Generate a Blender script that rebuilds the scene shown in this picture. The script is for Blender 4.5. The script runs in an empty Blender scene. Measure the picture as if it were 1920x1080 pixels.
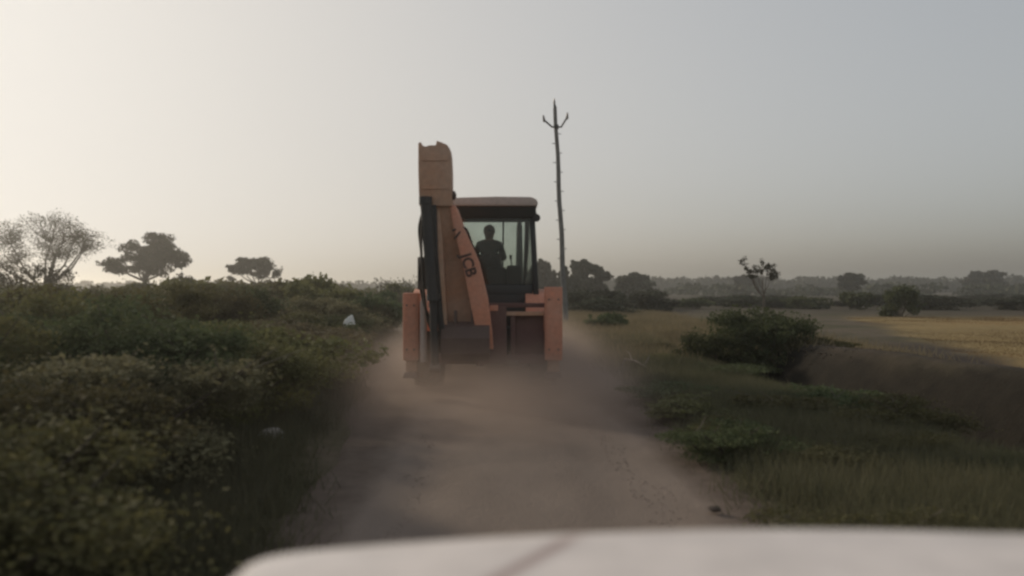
import bpy, bmesh, math, random
import numpy as np
from mathutils import Vector, Matrix
R = math.radians
sc = bpy.context.scene
col = sc.collection
random.seed(7)

# ------------------------------------------------------------------ camera, sky, sun, exposure
CAM_H = 1.59
cam_d = bpy.data.cameras.new('camera')
cam = bpy.data.objects.new('camera', cam_d)
col.objects.link(cam)
cam.location = (0, 0, CAM_H)
cam.rotation_euler = (R(90), 0, 0)
cam_d.sensor_width = 36
cam_d.lens = 30.0
cam_d.clip_start = 0.05
cam_d.clip_end = 6000
cam_d.dof.use_dof = True
cam_d.dof.focus_distance = 24.0
cam_d.dof.aperture_fstop = 1.2
sc.camera = cam

SUN_AZ = R(-42)      # left of the view direction (+Y)
SUN_EL = R(20)
world = bpy.data.worlds.new('World')
sc.world = world
world.use_nodes = True
wn = world.node_tree
wn.nodes.clear()
w_out = wn.nodes.new('ShaderNodeOutputWorld')
w_bg = wn.nodes.new('ShaderNodeBackground')
w_hs = wn.nodes.new('ShaderNodeHueSaturation')
w_sky = wn.nodes.new('ShaderNodeTexSky')
w_sky.sky_type = 'NISHITA'
w_sky.sun_disc = False
w_sky.sun_elevation = SUN_EL
w_sky.sun_rotation = SUN_AZ
w_sky.altitude = 0
w_sky.air_density = 1.0
w_sky.dust_density = 4.0
w_sky.ozone_density = 4.0
w_hs.inputs['Saturation'].default_value = 0.6
w_bg.inputs['Strength'].default_value = 0.12
wn.links.new(w_sky.outputs[0], w_hs.inputs['Color'])
# milky air: the whole sky is compressed by one even soft shoulder, c / (1 + 0.4 c), and warmed a little
def w_math(op, a, b):
    n = wn.nodes.new('ShaderNodeVectorMath'); n.operation = op
    for k, q in enumerate((a, b)):
        if hasattr(q, 'links'): wn.links.new(q, n.inputs[k])
        else: n.inputs[k].default_value = q
    return n.outputs[0]
w_c = w_hs.outputs[0]
w_den = w_math('ADD', w_math('MULTIPLY', w_c, (0.4, 0.4, 0.4)), (1, 1, 1))
w_col = w_math('MULTIPLY', w_math('DIVIDE', w_c, w_den), (2.93, 2.81, 2.64))
wn.links.new(w_col, w_bg.inputs['Color'])
wn.links.new(w_bg.outputs[0], w_out.inputs['Surface'])

sun_d = bpy.data.lights.new('sun', 'SUN')
sun_d.energy = 2.3
sun_d.angle = R(4)
sun_d.color = (1.0, 0.86, 0.68)
sun = bpy.data.objects.new('sun', sun_d)
col.objects.link(sun)
sdir = Vector((math.sin(SUN_AZ) * math.cos(SUN_EL), math.cos(SUN_AZ) * math.cos(SUN_EL), math.sin(SUN_EL)))
sun.rotation_euler = sdir.to_track_quat('Z', 'Y').to_euler()
sun.location = sdir * 60

sc.view_settings.view_transform = 'Standard'
sc.view_settings.look = 'None'
sc.view_settings.exposure = 0.0
sc.view_settings.gamma = 1.0
sc.render.engine = 'CYCLES'
sc.cycles.use_denoising = True
sc.cycles.max_bounces = 6
sc.cycles.transparent_max_bounces = 12
sc.cycles.volume_bounces = 1
sc.cycles.volume_step_rate = 1.0
sc.cycles.filter_width = 2.6

# ------------------------------------------------------------------ helpers
def tag(o, label=None, cat=None, group=None, kind=None):
    if label: o['label'] = label
    if cat: o['category'] = cat
    if group: o['group'] = group
    if kind: o['kind'] = kind
    return o

def empty(name, loc=(0, 0, 0), rz=0.0):
    o = bpy.data.objects.new(name, None)
    o.empty_display_size = 0.3
    o.location = loc
    o.rotation_euler = (0, 0, rz)
    col.objects.link(o)
    return o

def link_mesh(name, me, mat, parent=None):
    o = bpy.data.objects.new(name, me)
    if mat is not None and not me.materials:
        me.materials.append(mat)
    col.objects.link(o)
    if parent is not None:
        o.parent = parent
    return o

def copy_tree(o, parent=None):
    c = o.copy()
    col.objects.link(c)
    if parent is not None:
        c.parent = parent
    for ch in list(o.children):
        copy_tree(ch, c)
    return c

class MB:
    """collects solids, then becomes one mesh object"""
    def __init__(self):
        self.v = []; self.f = []
    def add(self, vs, fs):
        n = len(self.v)
        self.v += [tuple(p) for p in vs]
        self.f += [tuple(i + n for i in f) for f in fs]
        return self
    def hexa(self, b, t):
        """b, t: four bottom and four top corners, counter-clockwise from above"""
        return self.add(list(b) + list(t), [(3, 2, 1, 0), (4, 5, 6, 7), (0, 1, 5, 4), (1, 2, 6, 5), (2, 3, 7, 6), (3, 0, 4, 7)])
    def box(self, x0, x1, y0, y1, z0, z1):
        return self.hexa([(x0, y0, z0), (x1, y0, z0), (x1, y1, z0), (x0, y1, z0)], [(x0, y0, z1), (x1, y0, z1), (x1, y1, z1), (x0, y1, z1)])
    def bar(self, p0, p1, w, h, up=(0, 0, 1)):
        p0 = Vector(p0); p1 = Vector(p1); d = (p1 - p0).normalized()
        u = Vector(up)
        s = d.cross(u)
        if s.length < 1e-4: s = d.cross(Vector((0, 1, 0)))
        s.normalize(); u = s.cross(d).normalized()
        a = s * (w / 2); b = u * (h / 2)
        c = [(-a - b), (a - b), (a + b), (-a + b)]
        return self.add([p0 + k for k in c] + [p1 + k for k in c], [(0, 1, 2, 3), (7, 6, 5, 4), (1, 0, 4, 5), (2, 1, 5, 6), (3, 2, 6, 7), (0, 3, 7, 4)])
    def tube(self, pts, rad, seg=8, cap=True):
        pts = [Vector(p) for p in pts]
        if not hasattr(rad, '__len__'): rad = [rad] * len(pts)
        vs = []; prev = None
        for i, p in enumerate(pts):
            d = (pts[min(i + 1, len(pts) - 1)] - pts[max(i - 1, 0)]).normalized()
            if prev is None:
                s = d.orthogonal().normalized()
            else:
                s = (prev - d * prev.dot(d))
                s = s.normalized() if s.length > 1e-5 else d.orthogonal().normalized()
            prev = s
            t = d.cross(s)
            for k in range(seg):
                a = 2 * math.pi * k / seg
                vs.append(p + (s * math.cos(a) + t * math.sin(a)) * rad[i])
        fs = []
        for i in range(len(pts) - 1):
            for k in range(seg):
                a = i * seg + k; b = i * seg + (k + 1) % seg
                fs.append((a, b, b + seg, a + seg))
        if cap:
            fs.append(tuple(range(seg - 1, -1, -1)))
            fs.append(tuple((len(pts) - 1) * seg + k for k in range(seg)))
        return self.add(vs, fs)
    def prism(self, prof, axis, a, b):
        """prof: 2D outline; axis 'x': (y,z), 'y': (x,z), 'z': (x,y)"""
        def P(u, v, w):
            return (w, u, v) if axis == 'x' else ((u, w, v) if axis == 'y' else (u, v, w))
        n = len(prof)
        vs = [P(u, v, a) for u, v in prof] + [P(u, v, b) for u, v in prof]
        fs = [tuple(range(n - 1, -1, -1)), tuple(range(n, 2 * n))]
        fs += [(i, (i + 1) % n, (i + 1) % n + n, i + n) for i in range(n)]
        return self.add(vs, fs)
    def lathe(self, prof, c, axis='x', seg=32, closed=False):
        """prof: (offset along the axis, radius)"""
        c = Vector(c); vs = []; n = len(prof)
        for k in range(seg):
            a = 2 * math.pi * k / seg
            for (u, r) in prof:
                if axis == 'x': vs.append(c + Vector((u, r * math.cos(a), r * math.sin(a))))
                elif axis == 'y': vs.append(c + Vector((r * math.cos(a), u, r * math.sin(a))))
                else: vs.append(c + Vector((r * math.cos(a), r * math.sin(a), u)))
        fs = []
        m = n if closed else n - 1
        for k in range(seg):
            for i in range(m):
                j = (i + 1) % n
                fs.append((k * n + i, k * n + j, ((k + 1) % seg) * n + j, ((k + 1) % seg) * n + i))
        return self.add(vs, fs)
    def mesh(self, name, bevel=0.0, smooth=False, segs=2):
        bm = bmesh.new()
        bv = [bm.verts.new(p) for p in self.v]
        for f in self.f:
            try: bm.faces.new([bv[i] for i in f])
            except ValueError: pass
        bmesh.ops.recalc_face_normals(bm, faces=bm.faces)
        if bevel > 0:
            es = [e for e in bm.edges if len(e.link_faces) == 2 and e.calc_face_angle(0) > R(28)]
            bmesh.ops.bevel(bm, geom=es, offset=bevel, segments=segs, affect='EDGES', profile=0.6, clamp_overlap=True)
        if smooth:
            for f in bm.faces: f.smooth = True
        me = bpy.data.meshes.new(name)
        bm.to_mesh(me); bm.free()
        if smooth:
            try: me.set_sharp_from_angle(angle=R(40))
            except Exception: pass
        return me
    def build(self, name, mat, parent=None, bevel=0.0, smooth=False, segs=2):
        return link_mesh(name, self.mesh(name, bevel, smooth or bevel > 0, segs), mat, parent)

def np_mesh(name, verts, faces, smooth=False):
    """verts (n,3), faces (m,k) arrays -> mesh, fast"""
    verts = np.asarray(verts, dtype=np.float32); faces = np.asarray(faces, dtype=np.int32)
    me = bpy.data.meshes.new(name)
    m, k = faces.shape
    me.vertices.add(len(verts)); me.vertices.foreach_set('co', verts.ravel())
    me.loops.add(m * k); me.loops.foreach_set('vertex_index', faces.ravel())
    me.polygons.add(m); me.polygons.foreach_set('loop_start', np.arange(0, m * k, k, dtype=np.int32))
    me.update(calc_edges=True)
    if smooth:
        me.polygons.foreach_set('use_smooth', np.ones(m, dtype=bool))
    return me

# ------------------------------------------------------------------ materials
MATS = {}
def nodes_of(name):
    m = bpy.data.materials.new(name)
    m.use_nodes = True
    nt = m.node_tree
    nt.nodes.clear()
    out = nt.nodes.new('ShaderNodeOutputMaterial')
    MATS[name] = m
    return m, nt, out

def noise(nt, vec, scale, detail=4, rough=0.55):
    n = nt.nodes.new('ShaderNodeTexNoise')
    n.inputs['Scale'].default_value = scale
    n.inputs['Detail'].default_value = detail
    n.inputs['Roughness'].default_value = rough
    if vec is not None: nt.links.new(vec, n.inputs['Vector'])
    return n.outputs['Fac']

def ramp(nt, fac, stops):
    r = nt.nodes.new('ShaderNodeValToRGB')
    e = r.color_ramp.elements
    while len(e) < len(stops): e.new(0.5)
    for k, (p, c) in enumerate(stops):
        e[k].position = p
        e[k].color = (c[0], c[1], c[2], 1) if hasattr(c, '__len__') else (c, c, c, 1)
    nt.links.new(fac, r.inputs['Fac'])
    return r.outputs['Color']

def mix(nt, fac, a, b):
    m = nt.nodes.new('ShaderNodeMix'); m.data_type = 'RGBA'
    if hasattr(fac, 'links'): nt.links.new(fac, m.inputs[0])
    else: m.inputs[0].default_value = fac
    for s, k in ((a, 6), (b, 7)):
        if hasattr(s, 'links'): nt.links.new(s, m.inputs[k])
        else: m.inputs[k].default_value = (s[0], s[1], s[2], 1)
    return m.outputs[2]

def bump(nt, h, strength, dist=0.02):
    b = nt.nodes.new('ShaderNodeBump')
    b.inputs['Strength'].default_value = strength
    b.inputs['Distance'].default_value = dist
    nt.links.new(h, b.inputs['Height'])
    return b.outputs['Normal']

def paint(name, base, dust=(0.33, 0.24, 0.17), amount=0.5, rough=0.55, scale=2.2, metallic=0.0, chip=None):
    """painted steel with a film of road dust, scuffs and grain"""
    m, nt, out = nodes_of(name)
    tc = nt.nodes.new('ShaderNodeTexCoord').outputs['Object']
    p = nt.nodes.new('ShaderNodeBsdfPrincipled')
    n1 = noise(nt, tc, scale, 6, 0.65)
    n2 = noise(nt, tc, scale * 9, 4, 0.6)
    f = ramp(nt, n1, [(0.30, 0.0), (0.78, amount)])
    g = ramp(nt, n2, [(0.25, 0.75), (0.8, 1.15)])
    c = mix(nt, f, base, dust)
    mm = nt.nodes.new('ShaderNodeMix'); mm.data_type = 'RGBA'; mm.blend_type = 'MULTIPLY'
    mm.inputs[0].default_value = 0.7
    nt.links.new(c, mm.inputs[6]); nt.links.new(g, mm.inputs[7])
    cc = mm.outputs[2]
    if chip:
        n3 = noise(nt, tc, scale * 4.3, 8, 0.75)
        cc = mix(nt, ramp(nt, n3, [(0.64, 0.0), (0.68, 0.85)]), cc, chip)
    nt.links.new(cc, p.inputs['Base Color'])
    p.inputs['Metallic'].default_value = metallic
    r = ramp(nt, n1, [(0.2, rough - 0.12), (0.8, min(rough + 0.3, 1))])
    nt.links.new(r, p.inputs['Roughness'])
    nt.links.new(bump(nt, n2, 0.12, 0.004), p.inputs['Normal'])
    nt.links.new(p.outputs[0], out.inputs['Surface'])
    return m

def leafy(name, dark, light, trans=0.12, scale=1.3):
    m, nt, out = nodes_of(name)
    tc = nt.nodes.new('ShaderNodeTexCoord').outputs['Object']
    oi = nt.nodes.new('ShaderNodeObjectInfo').outputs['Random']
    n1 = noise(nt, tc, scale, 3, 0.6)
    n2 = noise(nt, tc, scale * 14, 2, 0.6)
    c = mix(nt, ramp(nt, n1, [(0.3, 0.0), (0.7, 1.0)]), dark, light)
    dusty = [0.5 * (light[k]) + 0.5 * (0.16, 0.135, 0.095)[k] for k in range(3)]
    c = mix(nt, ramp(nt, n2, [(0.4, 0.0), (0.75, 0.6)]), c, dusty)
    hs = nt.nodes.new('ShaderNodeHueSaturation')
    mr = nt.nodes.new('ShaderNodeMapRange')
    mr.inputs['To Min'].default_value = 0.75; mr.inputs['To Max'].default_value = 1.3
    nt.links.new(oi, mr.inputs['Value']); nt.links.new(mr.outputs[0], hs.inputs['Value'])
    mh = nt.nodes.new('ShaderNodeMapRange')
    mh.inputs['To Min'].default_value = 0.475; mh.inputs['To Max'].default_value = 0.52
    nt.links.new(oi, mh.inputs['Value']); nt.links.new(mh.outputs[0], hs.inputs['Hue'])
    nt.links.new(c, hs.inputs['Color'])
    d = nt.nodes.new('ShaderNodeBsdfPrincipled')
    d.inputs['Roughness'].default_value = 0.85
    d.inputs['Specular IOR Level'].default_value = 0.15
    nt.links.new(hs.outputs[0], d.inputs['Base Color'])
    t = nt.nodes.new('ShaderNodeBsdfTranslucent')
    nt.links.new(hs.outputs[0], t.inputs['Color'])
    ms = nt.nodes.new('ShaderNodeMixShader'); ms.inputs[0].default_value = trans
    nt.links.new(d.outputs[0], ms.inputs[1]); nt.links.new(t.outputs[0], ms.inputs[2])
    nt.links.new(ms.outputs[0], out.inputs['Surface'])
    return m

def plain(name, base, rough=0.7, metallic=0.0, scale=6.0, var=0.35, bmp=0.2):
    m, nt, out = nodes_of(name)
    tc = nt.nodes.new('ShaderNodeTexCoord').outputs['Object']
    p = nt.nodes.new('ShaderNodeBsdfPrincipled')
    n1 = noise(nt, tc, scale, 6, 0.62)
    c = ramp(nt, n1, [(0.25, [b * (1 - var) for b in base]), (0.75, [min(b * (1 + var), 1) for b in base])])
    nt.links.new(c, p.inputs['Base Color'])
    p.inputs['Roughness'].default_value = rough
    p.inputs['Metallic'].default_value = metallic
    nt.links.new(bump(nt, n1, bmp, 0.01), p.inputs['Normal'])
    nt.links.new(p.outputs[0], out.inputs['Surface'])
    return m

ORANGE = paint('machine_orange', (0.70, 0.265, 0.150), dust=(0.52, 0.36, 0.27), amount=0.6, chip=(0.12, 0.075, 0.05))
ORANGE_WORN = paint('machine_orange_worn', (0.55, 0.275, 0.150), dust=(0.50, 0.38, 0.29), amount=0.85, chip=(0.10, 0.07, 0.05), scale=1.6)
ROOFM = paint('roof_paint', (0.60, 0.48, 0.41), dust=(0.56, 0.46, 0.39), amount=0.75, rough=0.6)
BROWN = paint('bucket_steel', (0.095, 0.055, 0.045), dust=(0.17, 0.12, 0.09), amount=0.7, rough=0.6, scale=3.5)
DARK = paint('dark_frame', (0.025, 0.025, 0.024), dust=(0.12, 0.09, 0.07), amount=0.35, rough=0.5)
DARKRED = paint('dark_red_frame', (0.125, 0.050, 0.043), dust=(0.18, 0.125, 0.095), amount=0.6, rough=0.6)
CABM = paint('cab_post', (0.03, 0.034, 0.033), dust=(0.10, 0.085, 0.07), amount=0.3, rough=0.45)
RUBBER = paint('rubber', (0.022, 0.021, 0.02), dust=(0.17, 0.125, 0.09), amount=0.7, rough=0.85, scale=5)
CHROME = plain('cylinder_rod', (0.42, 0.40, 0.37), 0.3, 0.9, var=0.2, bmp=0.02)
STEEL = paint('steel_pin', (0.10, 0.085, 0.075), amount=0.5, rough=0.5, metallic=0.4)
LETTER = plain('letter_black', (0.085, 0.045, 0.035), 0.7, var=0.9, bmp=0.0)
LAMP = plain('lamp_lens', (0.35, 0.32, 0.28), 0.2, var=0.2, bmp=0.0)
LAMPRED = plain('tail_lens', (0.35, 0.02, 0.015), 0.25, var=0.2, bmp=0.0)
SEATM = plain('seat_vinyl', (0.022, 0.021, 0.021), 0.6, var=0.3, bmp=0.1)
RIM = paint('rim_paint', (0.40, 0.36, 0.30), amount=0.7, rough=0.6)

def glass_mat(name, tint, tr):
    m, nt, out = nodes_of(name)
    t = nt.nodes.new('ShaderNodeBsdfTransparent'); t.inputs[0].default_value = (*tint, 1)
    g = nt.nodes.new('ShaderNodeBsdfGlossy'); g.inputs['Roughness'].default_value = 0.08
    g.inputs['Color'].default_value = (0.9, 0.9, 0.9, 1)
    d = nt.nodes.new('ShaderNodeBsdfDiffuse'); d.inputs['Color'].default_value = (0.3, 0.26, 0.21, 1)
    fr = nt.nodes.new('ShaderNodeFresnel'); fr.inputs[0].default_value = 1.45
    m1 = nt.nodes.new('ShaderNodeMixShader')
    nt.links.new(fr.outputs[0], m1.inputs[0]); nt.links.new(t.outputs[0], m1.inputs[1]); nt.links.new(g.outputs[0], m1.inputs[2])
    tc = nt.nodes.new('ShaderNodeTexCoord').outputs['Object']
    n = ramp(nt, noise(nt, tc, 2.5, 5, 0.6), [(0.3, tr * 0.4), (0.8, tr * 1.6)])
    m2 = nt.nodes.new('ShaderNodeMixShader')
    nt.links.new(n, m2.inputs[0]); nt.links.new(m1.outputs[0], m2.inputs[1]); nt.links.new(d.outputs[0], m2.inputs[2])
    nt.links.new(m2.outputs[0], out.inputs['Surface'])
    return m
GLASS = glass_mat('dusty_glass', (0.87, 0.91, 0.89), 0.08)

BARK = plain('bark', (0.095, 0.075, 0.055), 0.9, scale=9, var=0.5, bmp=0.6)
BARK_PALE = plain('bark_pale', (0.14, 0.115, 0.085), 0.9, scale=9, var=0.5, bmp=0.6)
LEAF_HEDGE = leafy('hedge_leaf', (0.088, 0.088, 0.038), (0.150, 0.142, 0.056), 0.30)
LEAF_GREEN = leafy('green_leaf', (0.058, 0.076, 0.034), (0.105, 0.122, 0.052), 0.28)
LEAF_DRY = leafy('dusty_leaf', (0.120, 0.105, 0.060), (0.190, 0.165, 0.095), 0.30)
LEAF_TREE = leafy('tree_leaf', (0.048, 0.048, 0.026), (0.080, 0.076, 0.042), 0.12, 0.6)
LEAF_FAR = leafy('far_leaf', (0.040, 0.046, 0.026), (0.065, 0.068, 0.038), 0.05, 0.2)
DRYGRASS = leafy('dry_grass', (0.18, 0.155, 0.085), (0.31, 0.26, 0.14), 0.3, 0.5)
VERGEGRASS = leafy('verge_grass', (0.078, 0.080, 0.045), (0.135, 0.122, 0.072), 0.28, 0.5)
GOLD = leafy('stubble', (0.21, 0.150, 0.055), (0.34, 0.25, 0.095), 0.12, 0.25)
STONE = plain('pale_stone', (0.33, 0.29, 0.245), 0.9, scale=11, var=0.4, bmp=0.5)
WHITESTONE = plain('white_stone', (0.72, 0.72, 0.66), 0.8, scale=8, var=0.15, bmp=0.3)
CLODM = plain('clod', (0.10, 0.075, 0.057), 0.95, scale=14, var=0.35, bmp=0.6)
ROADCLOD = plain('road_clod', (0.19, 0.148, 0.12), 0.95, scale=14, var=0.35, bmp=0.6)
DEADWOOD = plain('dead_wood', (0.16, 0.13, 0.105), 0.9, scale=20, var=0.4, bmp=0.5)

# ground: colour from masks stored on the mesh (ground zones), noise on top
def ground_mat():
    m, nt, out = nodes_of('ground_soil')
    geo = nt.nodes.new('ShaderNodeNewGeometry').outputs['Position']
    def att(n):
        a = nt.nodes.new('ShaderNodeAttribute'); a.attribute_name = n
        return a.outputs['Fac']
    n1 = noise(nt, geo, 0.35, 6, 0.62); n2 = noise(nt, geo, 3.2, 6, 0.65); n3 = noise(nt, geo, 22, 4, 0.6)
    soil = ramp(nt, n2, [(0.25, (0.085, 0.066, 0.046)), (0.75, (0.155, 0.122, 0.088))])
    weed = ramp(nt, n2, [(0.25, (0.052, 0.050, 0.026)), (0.75, (0.105, 0.092, 0.050))])
    c = mix(nt, ramp(nt, n1, [(0.38, 0.0), (0.6, 1.0)]), weed, soil)
    gold = ramp(nt, n2, [(0.25, (0.20, 0.140, 0.060)), (0.75, (0.33, 0.245, 0.11))])
    c = mix(nt, att('field'), c, gold)
    c = mix(nt, att('plough'), c, ramp(nt, n2, [(0.25, (0.030, 0.024, 0.019)), (0.75, (0.062, 0.048, 0.038))]))
    c = mix(nt, att('ditch_dark'), c, ramp(nt, n2, [(0.25, (0.014, 0.012, 0.009)), (0.75, (0.030, 0.025, 0.018))]))
    far = ramp(nt, n1, [(0.3, (0.045, 0.043, 0.025)), (0.5, (0.07, 0.056, 0.038)), (0.7, (0.055, 0.052, 0.031))])
    c = mix(nt, att('far'), c, far)
    p = nt.nodes.new('ShaderNodeBsdfPrincipled')
    nt.links.new(c, p.inputs['Base Color'])
    p.inputs['Roughness'].default_value = 0.95
    p.inputs['Specular IOR Level'].default_value = 0.1
    ad = nt.nodes.new('ShaderNodeMath'); ad.operation = 'ADD'
    nt.links.new(n2, ad.inputs[0]); nt.links.new(n3, ad.inputs[1])
    nt.links.new(bump(nt, ad.outputs[0], 0.6, 0.04), p.inputs['Normal'])
    nt.links.new(p.outputs[0], out.inputs['Surface'])
    return m

def road_mat():
    m, nt, out = nodes_of('road_dirt')
    geo = nt.nodes.new('ShaderNodeNewGeometry').outputs['Position']
    a = nt.nodes.new('ShaderNodeAttribute'); a.attribute_name = 'track'
    mp = nt.nodes.new('ShaderNodeMapping'); mp.inputs['Scale'].default_value = (1.0, 0.35, 1.0)
    nt.links.new(geo, mp.inputs['Vector'])
    n1 = noise(nt, mp.outputs[0], 1.3, 6, 0.6); n2 = noise(nt, geo, 7, 6, 0.65); n3 = noise(nt, geo, 45, 4, 0.6)
    loose = ramp(nt, n2, [(0.25, (0.100, 0.076, 0.060)), (0.75, (0.160, 0.124, 0.098))])
    packed = ramp(nt, n1, [(0.25, (0.175, 0.138, 0.112)), (0.75, (0.245, 0.196, 0.160))])
    ad0 = nt.nodes.new('ShaderNodeMath'); ad0.operation = 'MULTIPLY_ADD'
    nt.links.new(n1, ad0.inputs[0]); ad0.inputs[1].default_value = 0.9
    nt.links.new(a.outputs['Fac'], ad0.inputs[2])
    f = ramp(nt, ad0.outputs[0], [(0.50, 0.0), (1.15, 1.0)])
    c = mix(nt, f, loose, packed)
    p = nt.nodes.new('ShaderNodeBsdfPrincipled')
    nt.links.new(c, p.inputs['Base Color'])
    p.inputs['Roughness'].default_value = 0.95
    p.inputs['Specular IOR Level'].default_value = 0.1
    ad = nt.nodes.new('ShaderNodeMath'); ad.operation = 'ADD'
    nt.links.new(n2, ad.inputs[0]); nt.links.new(n3, ad.inputs[1])
    nt.links.new(bump(nt, ad.outputs[0], 0.45, 0.03), p.inputs['Normal'])
    nt.links.new(p.outputs[0], out.inputs['Surface'])
    return m

# ------------------------------------------------------------------ terrain
def sst(a, b, x):
    t = np.clip((np.asarray(x, dtype=float) - a) / (b - a), 0, 1)
    return t * t * (3 - 2 * t)

_rng = np.random.RandomState(11)
_wav = [(_rng.uniform(0.15, 3.0), _rng.uniform(0, 6.283), _rng.uniform(0, 6.283)) for _ in range(26)]
def wob(x, y):
    h = np.zeros_like(np.asarray(x, dtype=float) + np.asarray(y, dtype=float))
    for (k, a, ph) in _wav:
        h = h + np.sin(k * (x * math.cos(a) + y * math.sin(a)) + ph) / (0.8 + k * 1.6)
    return h / 6.0

def road_c(y):
    return 0.12 - 0.62 * sst(6, 18, y) - 2.6 * sst(38, 130, y)
def road_hw(y):
    return 1.45 + 0.75 * sst(7, 17, y)

def height(x, y):
    x = np.asarray(x, dtype=float); y = np.asarray(y, dtype=float)
    dx = x - road_c(y); hw = road_hw(y)
    off = np.abs(dx) - hw
    near = 1 - sst(60, 140, y)
    h = wob(x, y) * 0.16 * sst(0.0, 1.2, off) + 0.0
    h = h + 0.10 * sst(0.0, 0.8, off) * near
    right = sst(2.0, 2.6, dx)
    ditch = np.exp(-((dx - 5.15) / 0.55) ** 2) * (1 - sst(18, 30, y))
    h = h - 0.72 * ditch * right
    bank = np.exp(-((dx - 6.25) / 0.7) ** 2) * (1 - sst(15, 26, y))
    h = h + 0.52 * bank
    h = h + 0.12 * sst(2.4, 3.6, -dx) * near
    r = np.hypot(x, y)
    h = h * (1 - 0.6 * sst(200, 500, r))
    return h

def gz(x, y):
    return float(height(x, y))

def grid_mesh(name, xs, ys, hf, smooth=True):
    X, Y = np.meshgrid(xs, ys)
    Z = hf(X, Y)
    V = np.stack([X.ravel(), Y.ravel(), Z.ravel()], 1)
    nx, ny = len(xs), len(ys)
    i = np.arange(nx - 1)[None, :] + (np.arange(ny - 1) * nx)[:, None]
    F = np.stack([i, i + 1, i + 1 + nx, i + nx], -1).reshape(-1, 4)
    return np_mesh(name, V, F, smooth), X.ravel(), Y.ravel()

def spread(a, b, fine, far, growth):
    """coordinates fine between a and b, growing out to +-far"""
    c = list(np.arange(a, b + 1e-6, fine))
    s = fine; x = b
    while x < far: s *= growth; x = min(x + s, far); c.append(x)
    s = fine; x = a
    while x > -far: s *= growth; x = max(x - s, -far); c.insert(0, x)
    return np.array(sorted(set(c)))

GX = spread(-12, 14, 0.16, 1800, 1.22)
GY = spread(1, 30, 0.16, 1800, 1.16)
gme, X, Y = grid_mesh('ground', GX, GY, height)
def setattr_f(me, name, vals):
    a = me.attributes.new(name, 'FLOAT', 'POINT')
    a.data.foreach_set('value', np.asarray(vals, dtype=np.float32))
DX = X - road_c(Y)
edge = 8.4 + np.clip((Y - 14) * 0.27, -0.6, 60) + wob(X * 1.5, Y * 1.5) * 1.5
fieldm = sst(0, 1.4, X - edge) * (1 - sst(42, 47, Y + wob(X, Y) * 3)) * sst(5, 11, Y)
setattr_f(gme, 'field', fieldm)
setattr_f(gme, 'ditch_dark', sst(4.2, 4.6, DX) * (1 - sst(5.85, 6.35, DX + wob(X * 2, Y * 2) * .5)) * (1 - sst(16, 22, Y)))  # darker ground colour along the ditch and the bank face
setattr_f(gme, 'plough', sst(5.9, 6.4, DX) * (1 - fieldm) * (1 - sst(20, 26, Y)))
setattr_f(gme, 'far', sst(44, 60, np.hypot(X, Y)))
ground = link_mesh('ground', gme, ground_mat())
tag(ground, kind='structure')

# the dirt road: its own sheet, edges dip under the verge
nt_ = 41
RY = np.concatenate([np.arange(-4, 30, 0.14), np.arange(30, 140, 0.8)])
U = np.linspace(-1, 1, nt_)
Yr, Ur = np.meshgrid(RY, U, indexing='ij')
wl = wob(Yr * 2.0 + 40, Yr * 0.3) * 0.9
hwr = road_hw(Yr) + 0.40 + wl * 0.35 * np.sign(Ur)
Xr = road_c(Yr) + Ur * hwr
rut = -0.045 * (np.exp(-((np.abs(Ur * hwr) - 0.80) / 0.24) ** 2))
Zr = height(Xr, Yr) + 0.016 + rut * 0.7 + wob(Xr * 3, Yr * 3) * 0.03 - 0.10 * sst(0.88, 1.0, np.abs(Ur)) + 0.018 * (1 - np.abs(Ur))
Zr = np.maximum(Zr, height(Xr, Yr) + 0.006 - 0.2 * sst(0.86, 1.0, np.abs(Ur)))
n0, n1_ = Yr.shape
ii = np.arange(n1_ - 1)[None, :] + (np.arange(n0 - 1) * n1_)[:, None]
Fr = np.stack([ii, ii + 1, ii + 1 + n1_, ii + n1_], -1).reshape(-1, 4)
rme = np_mesh('dirt_road', np.stack([Xr.ravel(), Yr.ravel(), Zr.ravel()], 1), Fr, True)
trk = (1 - sst(0.50, 0.86, np.abs((Ur * hwr - 0.06) / 1.72)))
setattr_f(rme, 'track', trk.ravel())
road = link_mesh('dirt_road', rme, road_mat())
tag(road, kind='structure')

def rz(x, y):
    """ground height including the road sheet"""
    return gz(x, y) + (0.02 if abs(x - float(road_c(y))) < float(road_hw(y)) else 0.0)

# ------------------------------------------------------------------ foliage kit
def leaf_quads(P, size, rs, flat=0.0, long=1.5):
    """P (n,3) centres -> diamond leaves of random orientation"""
    n = len(P)
    a = rs.normal(size=(n, 3)); a[:, 2] *= (1 - flat)
    a /= np.linalg.norm(a, axis=1)[:, None] + 1e-9
    b = rs.normal(size=(n, 3)); b -= a * (a * b).sum(1)[:, None]
    b /= np.linalg.norm(b, axis=1)[:, None] + 1e-9
    s = (size * rs.uniform(0.6, 1.4, n))[:, None]
    V = np.stack([P - a * s * long * 0.5, P + b * s * 0.5, P + a * s * long * 0.5, P - b * s * 0.5], 1).reshape(-1, 3)
    F = np.arange(4 * n).reshape(-1, 4)
    return V, F

def clump_points(cs, rad, n, rs, shell=0.55):
    cs = np.array(cs, dtype=float); rad = np.array(rad, dtype=float)
    w = rad.prod(1) ** (2 / 3); w = w / w.sum()
    idx = rs.choice(len(cs), size=n, p=w)
    d = rs.normal(size=(n, 3)); d /= np.linalg.norm(d, axis=1)[:, None]
    r = rs.uniform(shell ** 3, 1, n) ** (1 / 3)
    r *= rs.normal(1.0, 0.10, n)
    return cs[idx] + d * r[:, None] * rad[idx]

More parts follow.
